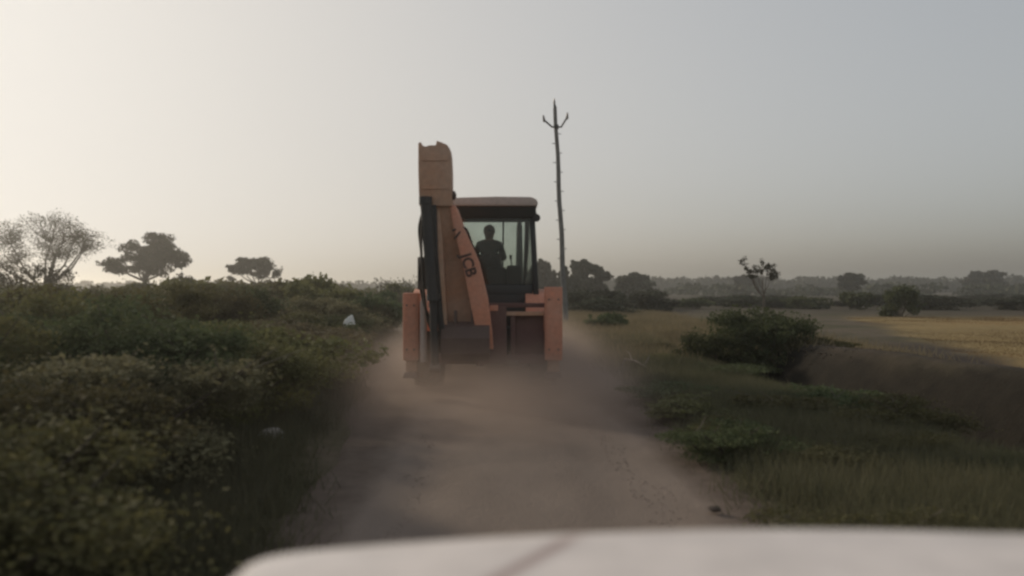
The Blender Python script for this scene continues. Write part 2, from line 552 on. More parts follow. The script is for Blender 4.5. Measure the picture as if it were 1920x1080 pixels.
def shrub_meshes(seed, w, h, nleaf, size, lobes=9, up=0.0, shoots=0, low=False):
    rs = np.random.RandomState(seed)
    cs = []; rad = []
    for k in range(lobes):
        a = rs.uniform(0, 6.283); q = math.sqrt(rs.uniform(0, 1)) * w * 0.36
        r = rs.uniform(0.13, 0.27) * w
        z = rs.uniform(0.12, 0.82) * h * (1 - 0.35 * (q / (w * 0.5)) ** 2)
        if low: z = rs.uniform(0.05, 0.72) * h
        cs.append((q * math.cos(a), q * math.sin(a), z)); rad.append((r, r, r * rs.uniform(0.65, 1.0) * h / w * 1.1))
    # small sprays on the lobes break the surface up
    sub_c = []; sub_r = []
    for c, r in zip(cs, rad):
        for k in range(9):
            d = rs.normal(size=3); d /= np.linalg.norm(d); d[2] = abs(d[2]) * .9 if rs.rand() < .7 else d[2]
            sub_c.append(tuple(np.array(c) + d * np.array(r) * rs.uniform(.6, 1.05))); q = rs.uniform(.22, .5); sub_r.append((r[0] * q, r[1] * q, r[2] * q))
    P = np.concatenate([clump_points(cs, rad, nleaf // 3, rs, .5), clump_points(sub_c, sub_r, nleaf - nleaf // 3, rs, .1)])
    k = nleaf // 9
    i = rs.randint(0, lobes, k)
    d = rs.normal(size=(k, 3)); d[:, 2] = np.abs(d[:, 2]) + up; d /= np.linalg.norm(d, axis=1)[:, None]
    P2 = np.array(cs)[i] + d * np.array(rad)[i] * rs.uniform(0.95, 1.45, k)[:, None]
    P = np.concatenate([P, P2])
    kz = h / np.percentile(P[:, 2], 99.3); kx = w * .5 / np.percentile(np.hypot(P[:, 0], P[:, 1]), 96)
    K = np.array([kx, kx, kz])
    P = P * K; cs = [tuple(np.array(c) * K) for c in cs]
    mb = MB()
    for c in cs:
        b = Vector((rs.uniform(-.06, .06), rs.uniform(-.06, .06), -0.12)); c = Vector(c)
        m = b.lerp(c, 0.5) + Vector((rs.uniform(-.08, .08), rs.uniform(-.08, .08), 0.05))
        mb.tube([b, m, c, c + (c - m) * 0.5], [0.022, 0.015, 0.009, 0.004], 5)
    for k in range(shoots):       # stray shoots above the outline
        c = Vector(cs[rs.randint(len(cs))]); t = c + Vector((rs.normal() * .28, rs.normal() * .28, rs.uniform(.25, .55)))
        t.z = min(t.z, h * 1.14)
        mb.tube([c, c.lerp(t, .5) + Vector((rs.normal() * .03, rs.normal() * .03, 0)), t], [.008, .006, .003], 4)
        n = 26; f = rs.uniform(.3, 1.02, n)[:, None]
        P = np.concatenate([P, np.array(c) + (np.array(t) - np.array(c)) * f + rs.normal(size=(n, 3)) * .035])
    P[:, 2] = np.maximum(P[:, 2], 0.03 + 0.1 * rs.rand(len(P)))
    V, F = leaf_quads(P, size * rs.choice([.6, .9, 1.3], len(P), p=[.4, .4, .2]), rs)
    fol = np_mesh('foliage', V, F)
    stem = mb.mesh('stem', smooth=True)
    return fol, stem

def put_shrub(meshes, name, loc, s, rotz, leafm, label, group=None, cat='bush', barkm=None):
    e = empty(name, loc, rotz); e.scale = s if hasattr(s, '__len__') else (s, s, s)
    fo = bpy.data.objects.new('foliage', meshes[0]); col.objects.link(fo); fo.parent = e
    st = bpy.data.objects.new('stem', meshes[1]); col.objects.link(st); st.parent = e
    if not meshes[0].materials: meshes[0].materials.append(leafm)
    if not meshes[1].materials: meshes[1].materials.append(barkm or BARK)
    fo.material_slots[0].link = 'OBJECT'; fo.material_slots[0].material = leafm
    tag(e, label, cat, group)
    return e

def tree_meshes(seed, H, crown_z0, crown_w, kind='umbrella', nleaf=9000, size=0.16, trunk_r=0.14, lean=0.0, depth=4):
    """tapered trunk forking into limbs; leaves gathered round the branch ends"""
    rs = np.random.RandomState(seed)
    mb = MB(); tips = []
    def grow(p, d, L, r, lev):
        pts = [p]; rads = [r]; q = p; dd = d
        for s in range(3):
            dd = (dd + Vector(rs.normal(size=3) * 0.16)).normalized()
            q = q + dd * (L / 3); pts.append(q); rads.append(r * (1 - 0.14 * (s + 1)))
        mb.tube(pts, rads, 7 if lev < 2 else 4, cap=lev < 2)
        if lev >= depth:
            tips.append(q); return
        n = (rs.randint(2, 4) if lev else rs.randint(3, 5)) if kind != 'bare' else (rs.randint(2, 5) if lev else 5)
        a0 = rs.uniform(0, 6.283)
        for k in range(n):
            a = a0 + 6.283 * k / n + rs.uniform(-0.4, 0.4)
            spread_ = rs.uniform(0.45, 0.95) if kind == 'umbrella' else rs.uniform(0.35, 0.75)
            side = Vector((math.cos(a), math.sin(a), 0))
            nd = (dd * math.cos(spread_) + side * math.sin(spread_) * 1.15 + Vector((0, 0, 0.05 if kind == 'umbrella' else 0.2))).normalized()
            grow(q, nd, L * rs.uniform(0.62, 0.85), r * 0.6, lev + 1)
        if lev >= 2: tips.append(q)
    t0 = Vector((0, 0, -0.2))
    grow(t0, Vector((lean, 0, 1)).normalized(), crown_z0 * 0.9 + 0.2, trunk_r, 0)
    T = np.array([[*t] for t in tips])
    V = np.array(mb.v)
    # fit the crown into the wanted width and height
    top = T[:, 2].max(); half = np.percentile(np.hypot(T[:, 0], T[:, 1]), 92)
    def fit(A):
        B = A.copy(); z = A[:, 2]
        up = np.clip((z - crown_z0) / max(top - crown_z0, 1e-3), 0, None)
        B[:, 2] = np.where(z > crown_z0, crown_z0 + up * (H - crown_z0) * 0.93, z)
        k = 1 + (crown_w * 0.44 / half - 1) * np.clip((z - crown_z0 * 0.5) / (crown_z0 * 0.5 + 1e-3), 0, 1)
        B[:, 0] *= k; B[:, 1] *= k
        return B
    T = fit(T); mb.v = [tuple(p) for p in fit(V)]
    trunk = mb.mesh('trunk', smooth=True)
    rad = rs.uniform(0.5, 1.0, len(T))[:, None] * np.array([[1, 1, 0.55]]) * crown_w * (0.085 if kind != 'bare' else 0.06)
    P = clump_points(T, rad, nleaf, rs, 0.2)
    Vl, Fl = leaf_quads(P, size, rs)
    return np_mesh('crown', Vl, Fl), trunk

def put_tree(meshes, name, loc, rotz, leafm, label, group=None, cat='tree', s=1.0, barkm=None):
    e = empty(name, loc, rotz); e.scale = (s, s, s) if not hasattr(s, '__len__') else s
    cr = bpy.data.objects.new('crown', meshes[0]); col.objects.link(cr); cr.parent = e
    tr = bpy.data.objects.new('trunk', meshes[1]); col.objects.link(tr); tr.parent = e
    if not meshes[0].materials: meshes[0].materials.append(leafm)
    if not meshes[1].materials: meshes[1].materials.append(barkm or BARK)
    cr.material_slots[0].link = 'OBJECT'; cr.material_slots[0].material = leafm
    tag(e, label, cat, group)
    return e

def lobe_tree(seed, d, base, lobes, nleaf, size, trunk_r=0.13, per=7, fork=0.45, spread_leaf=0.30, twig=0.012):
    """trunk, limbs to every lobe of the crown, branches and leaf sprays inside the lobes; lobes and base are photograph places at distance d"""
    rs = np.random.RandomState(seed)
    bx = at(base, d); g = gz(bx, d)
    mb = MB(); tips = []; rad = []
    L = []
    for (cx, cy, rx, rzz) in lobes:
        r = rx / FP * d
        L.append((Vector((at(cx, d) - bx, rs.uniform(-1, 1) * r * 1.2, CAM_H + (540 - cy) / FP * d - g)), r, rzz / FP * d))
    zmin = min(c.z - b for c, a, b in L)
    fk = Vector((rs.uniform(-.1, .1), 0, max(0.35, zmin * fork)))
    mb.tube([(0, 0, -.25), (0.02, 0, fk.z * .5), fk], [trunk_r * 1.25, trunk_r, trunk_r * .85], 9)
    for c, a, b in L:
        low = Vector((c.x * .55, c.y * .55, fk.z + (c.z - fk.z) * .45)) + Vector(rs.normal(size=3) * .12 * a)
        inn = low.lerp(c, .6) + Vector(rs.normal(size=3) * .12 * a)
        mb.tube([fk, fk.lerp(low, .5) + Vector(rs.normal(size=3) * .06), low, inn], [trunk_r * .6, trunk_r * .48, trunk_r * .36, trunk_r * .22], 6, cap=False)
        for k in range(per):
            q = Vector(rs.normal(size=3)); q.normalize(); q *= rs.uniform(.55, 1.0)
            t = c + Vector((q.x * a, q.y * a, q.z * b))
            m = inn.lerp(t, .5) + Vector(rs.normal(size=3) * .10 * a)
            mb.tube([inn, m, t], [trunk_r * .2, trunk_r * .11, twig * .6], 4, cap=False)
            tips.append([*t]); rad.append([a * spread_leaf * 1.4, a * spread_leaf * 1.4, max(b, a * .5) * spread_leaf])
            for _ in range(2):
                u = m.lerp(t, rs.uniform(0, .7)); v = u + Vector(np.clip(rs.normal(size=3), -1.3, 1.3)) * a * .26
                mb.tube([u, v], [twig, twig * .5], 3, cap=False)
                tips.append([*v]); rad.append([a * spread_leaf, a * spread_leaf, max(b, a * .5) * spread_leaf * .8])
    trunk = mb.mesh('trunk', smooth=True)
    P = clump_points(tips, rad, nleaf, rs, .05)
    V_, F_ = leaf_quads(P, size, rs)
    return np_mesh('crown', V_, F_), trunk, (bx, d, g)

FP = 1600.0
def at(px, d):
    """sideways place of a photograph column at distance d"""
    return (px - 960) / FP * d

# ------------------------------------------------------------------ backhoe loader
BX, BY = -0.42, 12.4
BZ = rz(BX, 13.6)
bh = empty('backhoe_loader', (BX, BY, BZ), 0.0)
tag(bh, 'dusty orange backhoe loader driving away with its rear boom folded upright', 'backhoe')

def tyre_mesh(r, w, rim_r, lugs, lug_h):
    mb = MB()
    h = w / 2
    prof = [(-h * 0.86, rim_r), (-h, rim_r + (r - rim_r) * 0.35), (-h * 0.98, r * 0.90), (-h * 0.82, r * 0.975), (0, r), (h * 0.82, r * 0.975),
            (h * 0.98, r * 0.90), (h, rim_r + (r - rim_r) * 0.35), (h * 0.86, rim_r)]
    mb.lathe(prof, (0, 0, 0), 'x', 36, closed=True)
    for k in range(lugs):
        for s in (-1, 1):
            a = 2 * math.pi * (k + (0.5 if s > 0 else 0)) / lugs
            da = 0.6 * 2 * math.pi / lugs
            def P(x, an, rr): return Vector((x, rr * math.cos(an), rr * math.sin(an)))
            x0, x1 = s * 0.02, s * h * 0.97
            t = 0.16 * 2 * math.pi / lugs
            lo, hi0, hi1 = r * 0.93, r + lug_h, r * 0.965 + lug_h
            mb.add([P(x0, a - t, lo), P(x1, a + da - t, lo * 0.96), P(x1, a + da + t, lo * 0.96), P(x0, a + t, lo),
                    P(x0, a - t, hi0), P(x1, a + da - t, hi1), P(x1, a + da + t, hi1), P(x0, a + t, hi0)],
                   [(0, 1, 2, 3), (7, 6, 5, 4), (0, 4, 5, 1), (1, 5, 6, 2), (2, 6, 7, 3), (3, 7, 4, 0)])
    return mb.mesh('tyre', smooth=True)

def rim_mesh(r, w, off):
    mb = MB()
    mb.lathe([(-w * 0.46, r), (-w * 0.40, r * 0.93), (off, r * 0.88), (off + 0.02, r * 0.5), (off + 0.05, r * 0.3), (off + 0.05, 0.01)], (0, 0, 0), 'x', 28)
    mb.lathe([(w * 0.46, r), (w * 0.40, r * 0.93), (off + 0.01, r * 0.88)], (0, 0, 0), 'x', 28)
    for k in range(8):
        a = 6.283 * k / 8
        c = Vector((off + 0.03, r * 0.42 * math.cos(a), r * 0.42 * math.sin(a)))
        mb.tube([c, c + Vector((0.045, 0, 0))], 0.018, 6)
    return mb.mesh('rim', smooth=True)

tyR = tyre_mesh(0.68, 0.44, 0.36, 20, 0.035); rmR = rim_mesh(0.365, 0.40, 0.04)
tyF = tyre_mesh(0.46, 0.32, 0.24, 18, 0.022); rmF = rim_mesh(0.245, 0.29, 0.04)
def wheel(parent, loc, ty, rm, flip=False, mats=(RUBBER, RIM)):
    e = link_mesh('wheel', ty, mats[0], parent)
    e.location = loc
    if flip: e.rotation_euler = (0, 0, math.pi)
    o = link_mesh('rim', rm, mats[1], e)
    return e
for s in (-1, 1):
    wheel(bh, (s * 0.90, 1.30, 0.705), tyR, rmR, s < 0)
    wheel(bh, (s * 0.86, 3.45, 0.475), tyF, rmF, s < 0)

# chassis and axles
mb = MB()
mb.box(-0.42, 0.42, 0.30, 4.3, 0.62, 0.98)
mb.box(-0.36, 0.36, 0.55, 3.0, 0.46, 0.62)
mb.build('chassis', DARK, bh, 0.02)
mb = MB()
mb.tube([(-0.74, 1.30, 0.70), (-0.34, 1.30, 0.70), (0, 1.30, 0.70), (0.34, 1.30, 0.70), (0.74, 1.30, 0.70)], [0.12, 0.13, 0.24, 0.13, 0.12], 14)
mb.build('rear_axle', DARKRED, bh, smooth=True)
mb = MB(); mb.tube([(-0.70, 3.45, 0.475), (0, 3.45, 0.50), (0.70, 3.45, 0.475)], [0.08, 0.14, 0.08], 12)
mb.build('front_axle', DARKRED, bh, smooth=True)

# engine bonnet, grille, exhaust
mb = MB()
mb.hexa([(-0.42, 2.55, 0.98), (0.42, 2.55, 0.98), (0.38, 4.25, 0.98), (-0.38, 4.25, 0.98)],
        [(-0.40, 2.55, 1.72), (0.40, 2.55, 1.72), (0.34, 4.2, 1.55), (-0.34, 4.2, 1.55)])
mb.build('bonnet', ORANGE, bh, 0.05, segs=3)
mb = MB()
for k in range(7): mb.box(-0.31, 0.31, 4.235, 4.29, 1.02 + k * 0.068, 1.055 + k * 0.068)
mb.build('grille', DARK, bh, 0.004)
mb = MB()
mb.tube([(0.56, 3.75, 1.2), (0.56, 3.75, 1.9), (0.56, 3.75, 2.75)], [0.075, 0.075, 0.055], 12)
mb.tube([(0.56, 3.75, 2.70), (0.56, 3.77, 2.86), (0.56, 3.83, 2.96)], 0.045, 10)
mb.tube([(0.36, 3.75, 1.3), (0.56, 3.75, 1.3)], 0.05, 8)
mb.build('exhaust_pipe', DARK, bh, smooth=True)

# loader arms and front shovel
for s in (-1, 1):
    mb = MB()
    mb.prism([(2.25, 1.62), (2.45, 1.75), (3.6, 1.35), (4.75, 0.58), (4.9, 0.35), (4.72, 0.27), (4.45, 0.5), (3.5, 1.12), (2.4, 1.48)], 'x', s * 0.50 - 0.05, s * 0.50 + 0.05)
    arm = mb.build('loader_arm', ORANGE, bh, 0.012)
    mb = MB(); mb.tube([(s * 0.60, 2.75, 1.05), (s * 0.60, 3.65, 1.18)], 0.05, 10); mb.tube([(s * 0.60, 3.6, 1.172), (s * 0.60, 4.15, 0.95)], 0.028, 10)
    mb.build('lift_cylinder', DARK, arm, smooth=True)
mb = MB()
prof_o = [(4.88, 0.22), (5.75, 0.16), (5.78, 0.19), (5.1, 0.26), (4.98, 0.42), (4.98, 0.78), (5.12, 0.98), (5.08, 1.02), (4.9, 0.82), (4.86, 0.40)]
mb.prism(prof_o, 'x', -1.12, 1.12)
shovel = mb.build('front_shovel', BROWN, bh, 0.008)
for s in (-1, 1):
    mb = MB(); mb.prism([(4.88, 0.2), (5.72, 0.17), (5.5, 0.45), (5.12, 1.0), (4.9, 0.85)], 'x', s * 1.12 - 0.014, s * 1.12 + 0.016)
    mb.build('side_plate', BROWN, shovel, 0.004)
for k in range(8):
    x = -1.0 + k * 2.0 / 7
    mb = MB(); mb.hexa([(x - .04, 5.68, .14), (x + .04, 5.68, .14), (x + .02, 5.93, .15), (x - .02, 5.93, .15)], [(x - .04, 5.68, .21), (x + .04, 5.68, .21), (x + .02, 5.93, .165), (x - .02, 5.93, .165)])
    mb.build('tooth', STEEL, shovel, 0.004)

# rear fenders: quarter-round guards over the big wheels
for s in (-1, 1):
    mb = MB()
    pr = []
    for k in range(11):
        a = R(14) + R(138) * k / 10
        pr.append((1.30 - 0.86 * math.cos(a), 0.72 + 0.84 * math.sin(a)))
    inner = [(1.30 + (u - 1.30) * 0.955, 0.72 + (v - 0.72) * 0.955) for u, v in pr][::-1]
    xo0, xo1 = sorted((s * 0.63, s * 1.13))
    mb.prism(pr + inner, 'x', xo0, xo1)
    fe = mb.build('fender', ORANGE, bh, 0.008)
    mb = MB()
    xa, xb = sorted((s * 0.70, s * 0.80)); mb.box(xa, xb, 0.40, 0.455, 1.06, 1.16)
    mb.build('tail_light', LAMPRED, fe, 0.008)

# rear hydraulic frame: rails, end posts, sliding kingpost carriage
mb = MB()
mb.box(-0.80, 0.90, 0.06, 0.16, 1.285, 1.35)
mb.build('upper_rail', DARKRED, bh, 0.008)
mb = MB(); mb.box(-0.80, 0.90, 0.03, 0.14, 1.165, 1.225)
mb.build('middle_rail', ORANGE_WORN, bh, 0.008)
mb = MB(); mb.box(-0.80, 0.90, 0.04, 0.16, 0.46, 0.60)
mb.build('lower_rail', DARKRED, bh, 0.01)
mb = MB()
mb.box(0.40, 0.47, 0.05, 0.15, 0.60, 1.165); mb.box(0.47, 0.885, 0.13, 0.17, 0.60, 1.165)
mb.build('frame_plate', DARKRED, bh, 0.006)
mb = MB(); mb.box(0.30, 0.52, -0.03, 0.03, 0.44, 0.52)
mb.build('tow_bracket', STEEL, bh, 0.01)

# stabiliser legs: square housing, inner leg, foot plate, cylinder
def stabiliser(x0, x1, top, s):
    mb = MB(); mb.box(x0, x1, -0.06, 0.22, 0.52, top)
    o = mb.build('stabiliser', ORANGE, bh, 0.018)
    w = x1 - x0
    mb = MB(); mb.box(x0 + w * 0.16, x1 - w * 0.16, 0.0, 0.17, 0.34, 0.52)
    mb.build('inner_leg', ORANGE_WORN, o, 0.008)
    mb = MB(); mb.hexa([(x0 + 0.0, -0.12, 0.27), (x1 - 0.0, -0.12, 0.27), (x1 - 0.0, 0.28, 0.27), (x0 + 0.0, 0.28, 0.27)],
                       [(x0 + .03, -0.08, 0.35), (x1 - .03, -0.08, 0.35), (x1 - .03, 0.25, 0.35), (x0 + .03, 0.25, 0.35)])
    mb.build('foot', BROWN, o, 0.01)
    mb = MB(); mb.box(x0 + 0.03, x1 - 0.03, -0.075, -0.058, 0.62, top - 0.12)
    mb.build('cover_plate', ORANGE, o, 0.004)
    for zz in (0.68, top - 0.18):
        for xx in (x0 + 0.06, x1 - 0.06):
            mb = MB(); mb.tube([(xx, -0.073, zz), (xx, -0.090, zz)], 0.014, 6)
            mb.build('bolt', STEEL, o)
    return o
stl = stabiliser(-1.160, -0.935, 1.50, -1)
st2 = stabiliser(0.895, 1.150, 1.585, 1)
mb = MB(); mb.tube([(-0.862, -0.04, 0.50), (-0.862, -0.04, 1.38)], 0.052, 12); mb.tube([(-0.862, -0.04, 1.38), (-0.862, -0.04, 1.46)], 0.036, 10)
mb.build('stabiliser_cylinder', ROOFM, bh, smooth=True)

# kingpost carriage and casting
mb = MB()
mb.box(-0.52, 0.34, -0.08, 0.02, 0.48, 1.30)
mb.build('carriage_plate', DARKRED, bh, 0.012)
mb = MB()
mb.box(-0.16, 0.10, -0.36, -0.08, 0.52, 0.66); mb.box(-0.16, 0.10, -0.36, -0.08, 1.05, 1.18)
mb.tube([(-0.03, -0.26, 0.46), (-0.03, -0.26, 1.22)], 0.065, 12)
mb.build('kingpost', DARKRED, bh, 0.01)
mb = MB(); mb.box(0.10, 0.22, -0.10, -0.02, 1.24, 1.32)
mb.build('carriage_clamp', ORANGE, bh, 0.008)
for s in (-1, 1):
    mb = MB(); mb.tube([(0.16 + s * 0.10 - 0.19, -0.10, 0.86), (0.16 + s * 0.10 - 0.19, -0.34, 0.86)], 0.045, 10)
    mb.build('swing_cylinder', DARK, bh, smooth=True)

# boom: two side plates that spread towards the foot with a recessed web between
def px(p, y, dpt):
    """photograph pixel to machine coordinates at depth dpt behind/ahead of the rear plane"""
    d = BY + dpt
    return ((p - 960) / FP * d - BX, CAM_H - (y - 540) / FP * d - BZ)
def plate(mbx, rows, y0f, th):
    """rows: (xl, xr, z, yback, yfront) from bottom to top -> closed plate"""
    vs = []
    for (xl, xr, z, ya, yb) in rows:
        vs += [(xl, ya, z), (xr, ya, z), (xr, yb, z), (xl, yb, z)]
    fs = [(3, 2, 1, 0)]
    for i in range(len(rows) - 1):
        b = i * 4
        for k in range(4):
            fs.append((b + k, b + (k + 1) % 4, b + 4 + (k + 1) % 4, b + 4 + k))
    b = (len(rows) - 1) * 4
    fs.append((b, b + 1, b + 2, b + 3))
    mbx.add(vs, fs)

def row(pl, pr, y, yb, yf):
    xl, z = px(pl, y, yb); xr, _ = px(pr, y, yb)
    return (xl, xr, z, yb, yf)
mb = MB()
plate(mb, [row(906, 925, 655, -0.36, -0.12), row(892, 922, 620, -0.42, -0.10), row(880, 914, 560, -0.45, -0.02), row(866, 897, 490, -0.47, 0.10), row(850, 868, 425, -0.46, 0.18), row(843, 854, 385, -0.44, 0.22)], 0, 0)
boom = mb.build('boom', ORANGE, bh, 0.012)
mb = MB()
plate(mb, [row(838, 846, 650, -0.34, -0.12), row(828, 838, 605, -0.42, -0.08), row(818, 833, 520, -0.45, 0.02), row(812, 829, 440, -0.46, 0.12), row(806, 822, 385, -0.44, 0.22)], 0, 0)
mb.build('side_plate', ORANGE_WORN, boom, 0.01)
mb = MB()
plate(mb, [row(838, 903, 640, -0.14, -0.12), row(834, 884, 560, -0.14, -0.10), row(830, 872, 490, -0.20, -0.16), row(826, 857, 440, -0.33, -0.29), row(822, 846, 385, -0.43, -0.38)], 0, 0)
mb.build('web', ORANGE_WORN, boom, 0.0)
# boom head: box with two worn lugs at the top
mb = MB()
prof = [(786, 386), (784, 320), (784, 268), (789, 266), (791, 272), (797, 274.5), (806, 272), (817, 272), (818.5, 263.5), (826, 266), (838, 271), (843, 278), (845, 290), (846.5, 320), (847, 386)]
mb.prism([px(a, b, -0.50) for a, b in prof][::-1], 'y', -0.50, -0.14)
head = mb.build('boom_head', ORANGE_WORN, bh, 0.012)
mb = MB(); hx, hz = px(848, 364, -0.5)
mb.tube([(hx - 0.05, -0.33, hz), (hx + 0.03, -0.33, hz)], 0.062, 14); mb.tube([(hx + 0.03, -0.33, hz), (hx + 0.045, -0.33, hz)], 0.034, 10)
mb.build('pivot_pin', STEEL, head, smooth=True)
mb = MB(); a = px(815, 300, -0.52); b = px(815, 352, -0.52)
mb.box(a[0] - 0.18, a[0] + 0.17, -0.512, -0.497, b[1] - 0.02, b[1] + 0.01)
mb.build('weld_strip', ORANGE_WORN, head, 0.004)
mb = MB(); mb.box(a[0] - 0.18, a[0] + 0.17, -0.512, -0.497, a[1] - 0.01, a[1] + 0.02)
mb.build('weld_strip', ORANGE_WORN, head, 0.004)
# dipper ram down the left side, with rod and end eye
c0 = px(798, 372, -0.56); c1 = px(812, 560, -0.56); c2 = px(816, 690, -0.52)
mb = MB()
mb.tube([(c0[0], -0.575, c0[1]), (c1[0], -0.575, c1[1])], 0.082, 14)
mb.tube([(c0[0], -0.575, c0[1] + 0.02), (c0[0], -0.575, c0[1] - 0.08)], 0.094, 14)
mb.tube([(c1[0], -0.575, c1[1] + 0.06), (c1[0], -0.575, c1[1] - 0.03)], 0.092, 14)
ram = mb.build('dipper_ram', DARK, bh, smooth=True)
mb = MB(); mb.tube([(c1[0], -0.575, c1[1]), (c2[0], -0.52, c2[1])], 0.055, 12)
mb.build('rod', DARK, ram, smooth=True)
mb = MB(); mb.tube([(c2[0] - 0.07, -0.52, c2[1]), (c2[0] + 0.07, -0.52, c2[1])], 0.07, 12)
mb.build('rod_eye', STEEL, ram, smooth=True)
# dipper: slim box hanging behind the ram, carries the bucket link
mb = MB()
plate(mb, [row(826, 842, 668, -0.42, -0.20), row(820, 831, 600, -0.50, -0.24), row(807, 821, 480, -0.52, -0.24), row(792, 818, 384, -0.52, -0.22)], 0, 0)
mb.build('dipper', DARK, bh, 0.01)
# digging bucket curled in under the boom
bx0, bz0 = px(829, 690, -0.45); bx1, bz1 = px(916, 606, -0.45)
mb = MB()
outer = [(-0.26, bz0 + 0.15), (-0.40, bz0 + 0.10), (-0.50, bz0 + 0.20), (-0.53, bz0 + 0.42), (-0.47, bz1 - 0.05), (-0.33, bz1 + 0.02), (-0.18, bz1 - 0.03), (-0.14, bz1 - 0.18)]
innr = [(-0.17, bz1 - 0.19), (-0.20, bz1 - 0.06), (-0.33, bz1 - 0.02), (-0.44, bz1 - 0.08), (-0.495, bz0 + 0.42), (-0.465, bz0 + 0.22), (-0.40, bz0 + 0.14), (-0.27, bz0 + 0.19)]
mb.prism(outer + innr, 'x', bx0, bx1)
bucket = mb.build('bucket', BROWN, bh, 0.006)
for x in (bx0, bx1):
    mb = MB(); mb.prism(outer, 'x', x - 0.012, x + 0.014)
    mb.build('side_plate', BROWN, bucket, 0.004)
for k in range(5):
    x = bx0 + 0.06 + k * (bx1 - bx0 - 0.12) / 4
    mb = MB(); mb.hexa([(x - .035, -.30, bz0 + .17), (x + .035, -.30, bz0 + .17), (x + .02, -.11, bz0 + .14), (x - .02, -.11, bz0 + .14)],
                       [(x - .035, -.30, bz0 + .21), (x + .035, -.30, bz0 + .21), (x + .02, -.11, bz0 + .155), (x - .02, -.11, bz0 + .155)])
    mb.build('tooth', STEEL, bucket, 0.004)
for x in (bx0 + 0.16, bx0 + 0.40):
    mb = MB(); mb.prism([(-0.40, bz1 - 0.02), (-0.24, bz1 - 0.02), (-0.26, bz1 + 0.16), (-0.36, bz1 + 0.18)], 'x', x, x + 0.04)
    mb.build('hanger_lug', BROWN, bucket, 0.006)
# hoses
def hose(name, pts, r, parent, n=14):
    P = [Vector(p) for p in pts]; out = []
    for i in range(len(P) - 1):
        a = P[max(i - 1, 0)]; b = P[i]; c = P[i + 1]; d = P[min(i + 2, len(P) - 1)]
        for k in range(n if i == len(P) - 2 else n - 0):
            t = k / n
            out.append(0.5 * ((2 * b) + (c - a) * t + (2 * a - 5 * b + 4 * c - d) * t * t + (3 * b - a - 3 * c + d) * t ** 3))
    out.append(P[-1])
    m_ = MB(); m_.tube(out, r, 7)
    return m_.build(name, RUBBER, parent, smooth=True)
def pxy(p, y, dpt):
    a, b = px(p, y, dpt); return (a, dpt, b)
hose('hose', [pxy(849, 432, -0.48), pxy(872, 428, -0.30), pxy(884, 455, 0.1), pxy(893, 482, 0.3), pxy(905, 560, 0.2)], 0.017, bh)
hose('hose', [pxy(852, 448, -0.48), pxy(868, 432, -0.40), pxy(878, 452, 0.0), pxy(888, 492, 0.2), pxy(903, 570, 0.1)], 0.014, bh)
hose('hose', [pxy(792, 400, -0.55), pxy(786, 430, -0.50), pxy(790, 480, -0.48), pxy(786, 520, -0.42), pxy(800, 585, -0.25), pxy(830, 640, -0.1)], 0.020, bh)
hose('hose', [pxy(794, 396, -0.60), pxy(790, 450, -0.60), pxy(793, 520, -0.55), pxy(802, 600, -0.4), pxy(826, 652, -0.15)], 0.018, bh)
mb = MB(); q0 = pxy(787, 482, -0.40); q1 = pxy(790, 543, -0.40)
mb.box(q0[0] - 0.03, q0[0] + 0.10, -0.42, -0.34, q1[2], q0[2])
mb.build('hose_guard', STEEL, bh, 0.012)
# worn black letters along the right side plate of the boom
def letters(txt, size, loc, direction, facing, mat, parent, name='lettering'):
    cu = bpy.data.curves.new('txt', 'FONT'); cu.body = txt; cu.size = size; cu.extrude = 0.0015; cu.align_x = 'CENTER'; cu.align_y = 'CENTER'
    cu.offset = 0.006
    t = bpy.data.objects.new('txt', cu); col.objects.link(t)
    bpy.context.view_layer.update()
    me = bpy.data.meshes.new_from_object(t.evaluated_get(bpy.context.evaluated_depsgraph_get()))
    bpy.data.objects.remove(t); bpy.data.curves.remove(cu)
    me.materials.clear()
    o = link_mesh(name, me, mat, parent)
    d = Vector(direction).normalized(); f = Vector(facing).normalized()
    f = (f - d * f.dot(d)).normalized(); u = f.cross(d)
    M = Matrix((( d.x, u.x, f.x, loc[0]), (d.y, u.y, f.y, loc[1]), (d.z, u.z, f.z, loc[2]), (0, 0, 0, 1)))
    o.matrix_local = M
    return o
la = Vector(pxy(858, 432, -0.464)); lb = Vector(pxy(898, 562, -0.451))
ctr = la.lerp(lb, 0.5) + Vector((0.0, -0.016, 0))
letters('JCB', 0.215, ctr, lb - la, (0, -1, 0), LETTER, boom)

# ---- cab
RY0, RY1 = 0.92, 2.55      # rear and front of the cab
cab = None
def cab_row(dpt, p, y):
    return px(p, y, dpt)
mb = MB()      # floor tub and lower body
mb.hexa([(-0.60, RY0, 0.98), (0.60, RY0, 0.98), (0.60, RY1, 0.98), (-0.60, RY1, 0.98)], [(-0.66, RY0, 1.46), (0.66, RY0, 1.46), (0.62, RY1, 1.40), (-0.62, RY1, 1.40)])
cab = mb.build('cab', DARK, bh, 0.015)
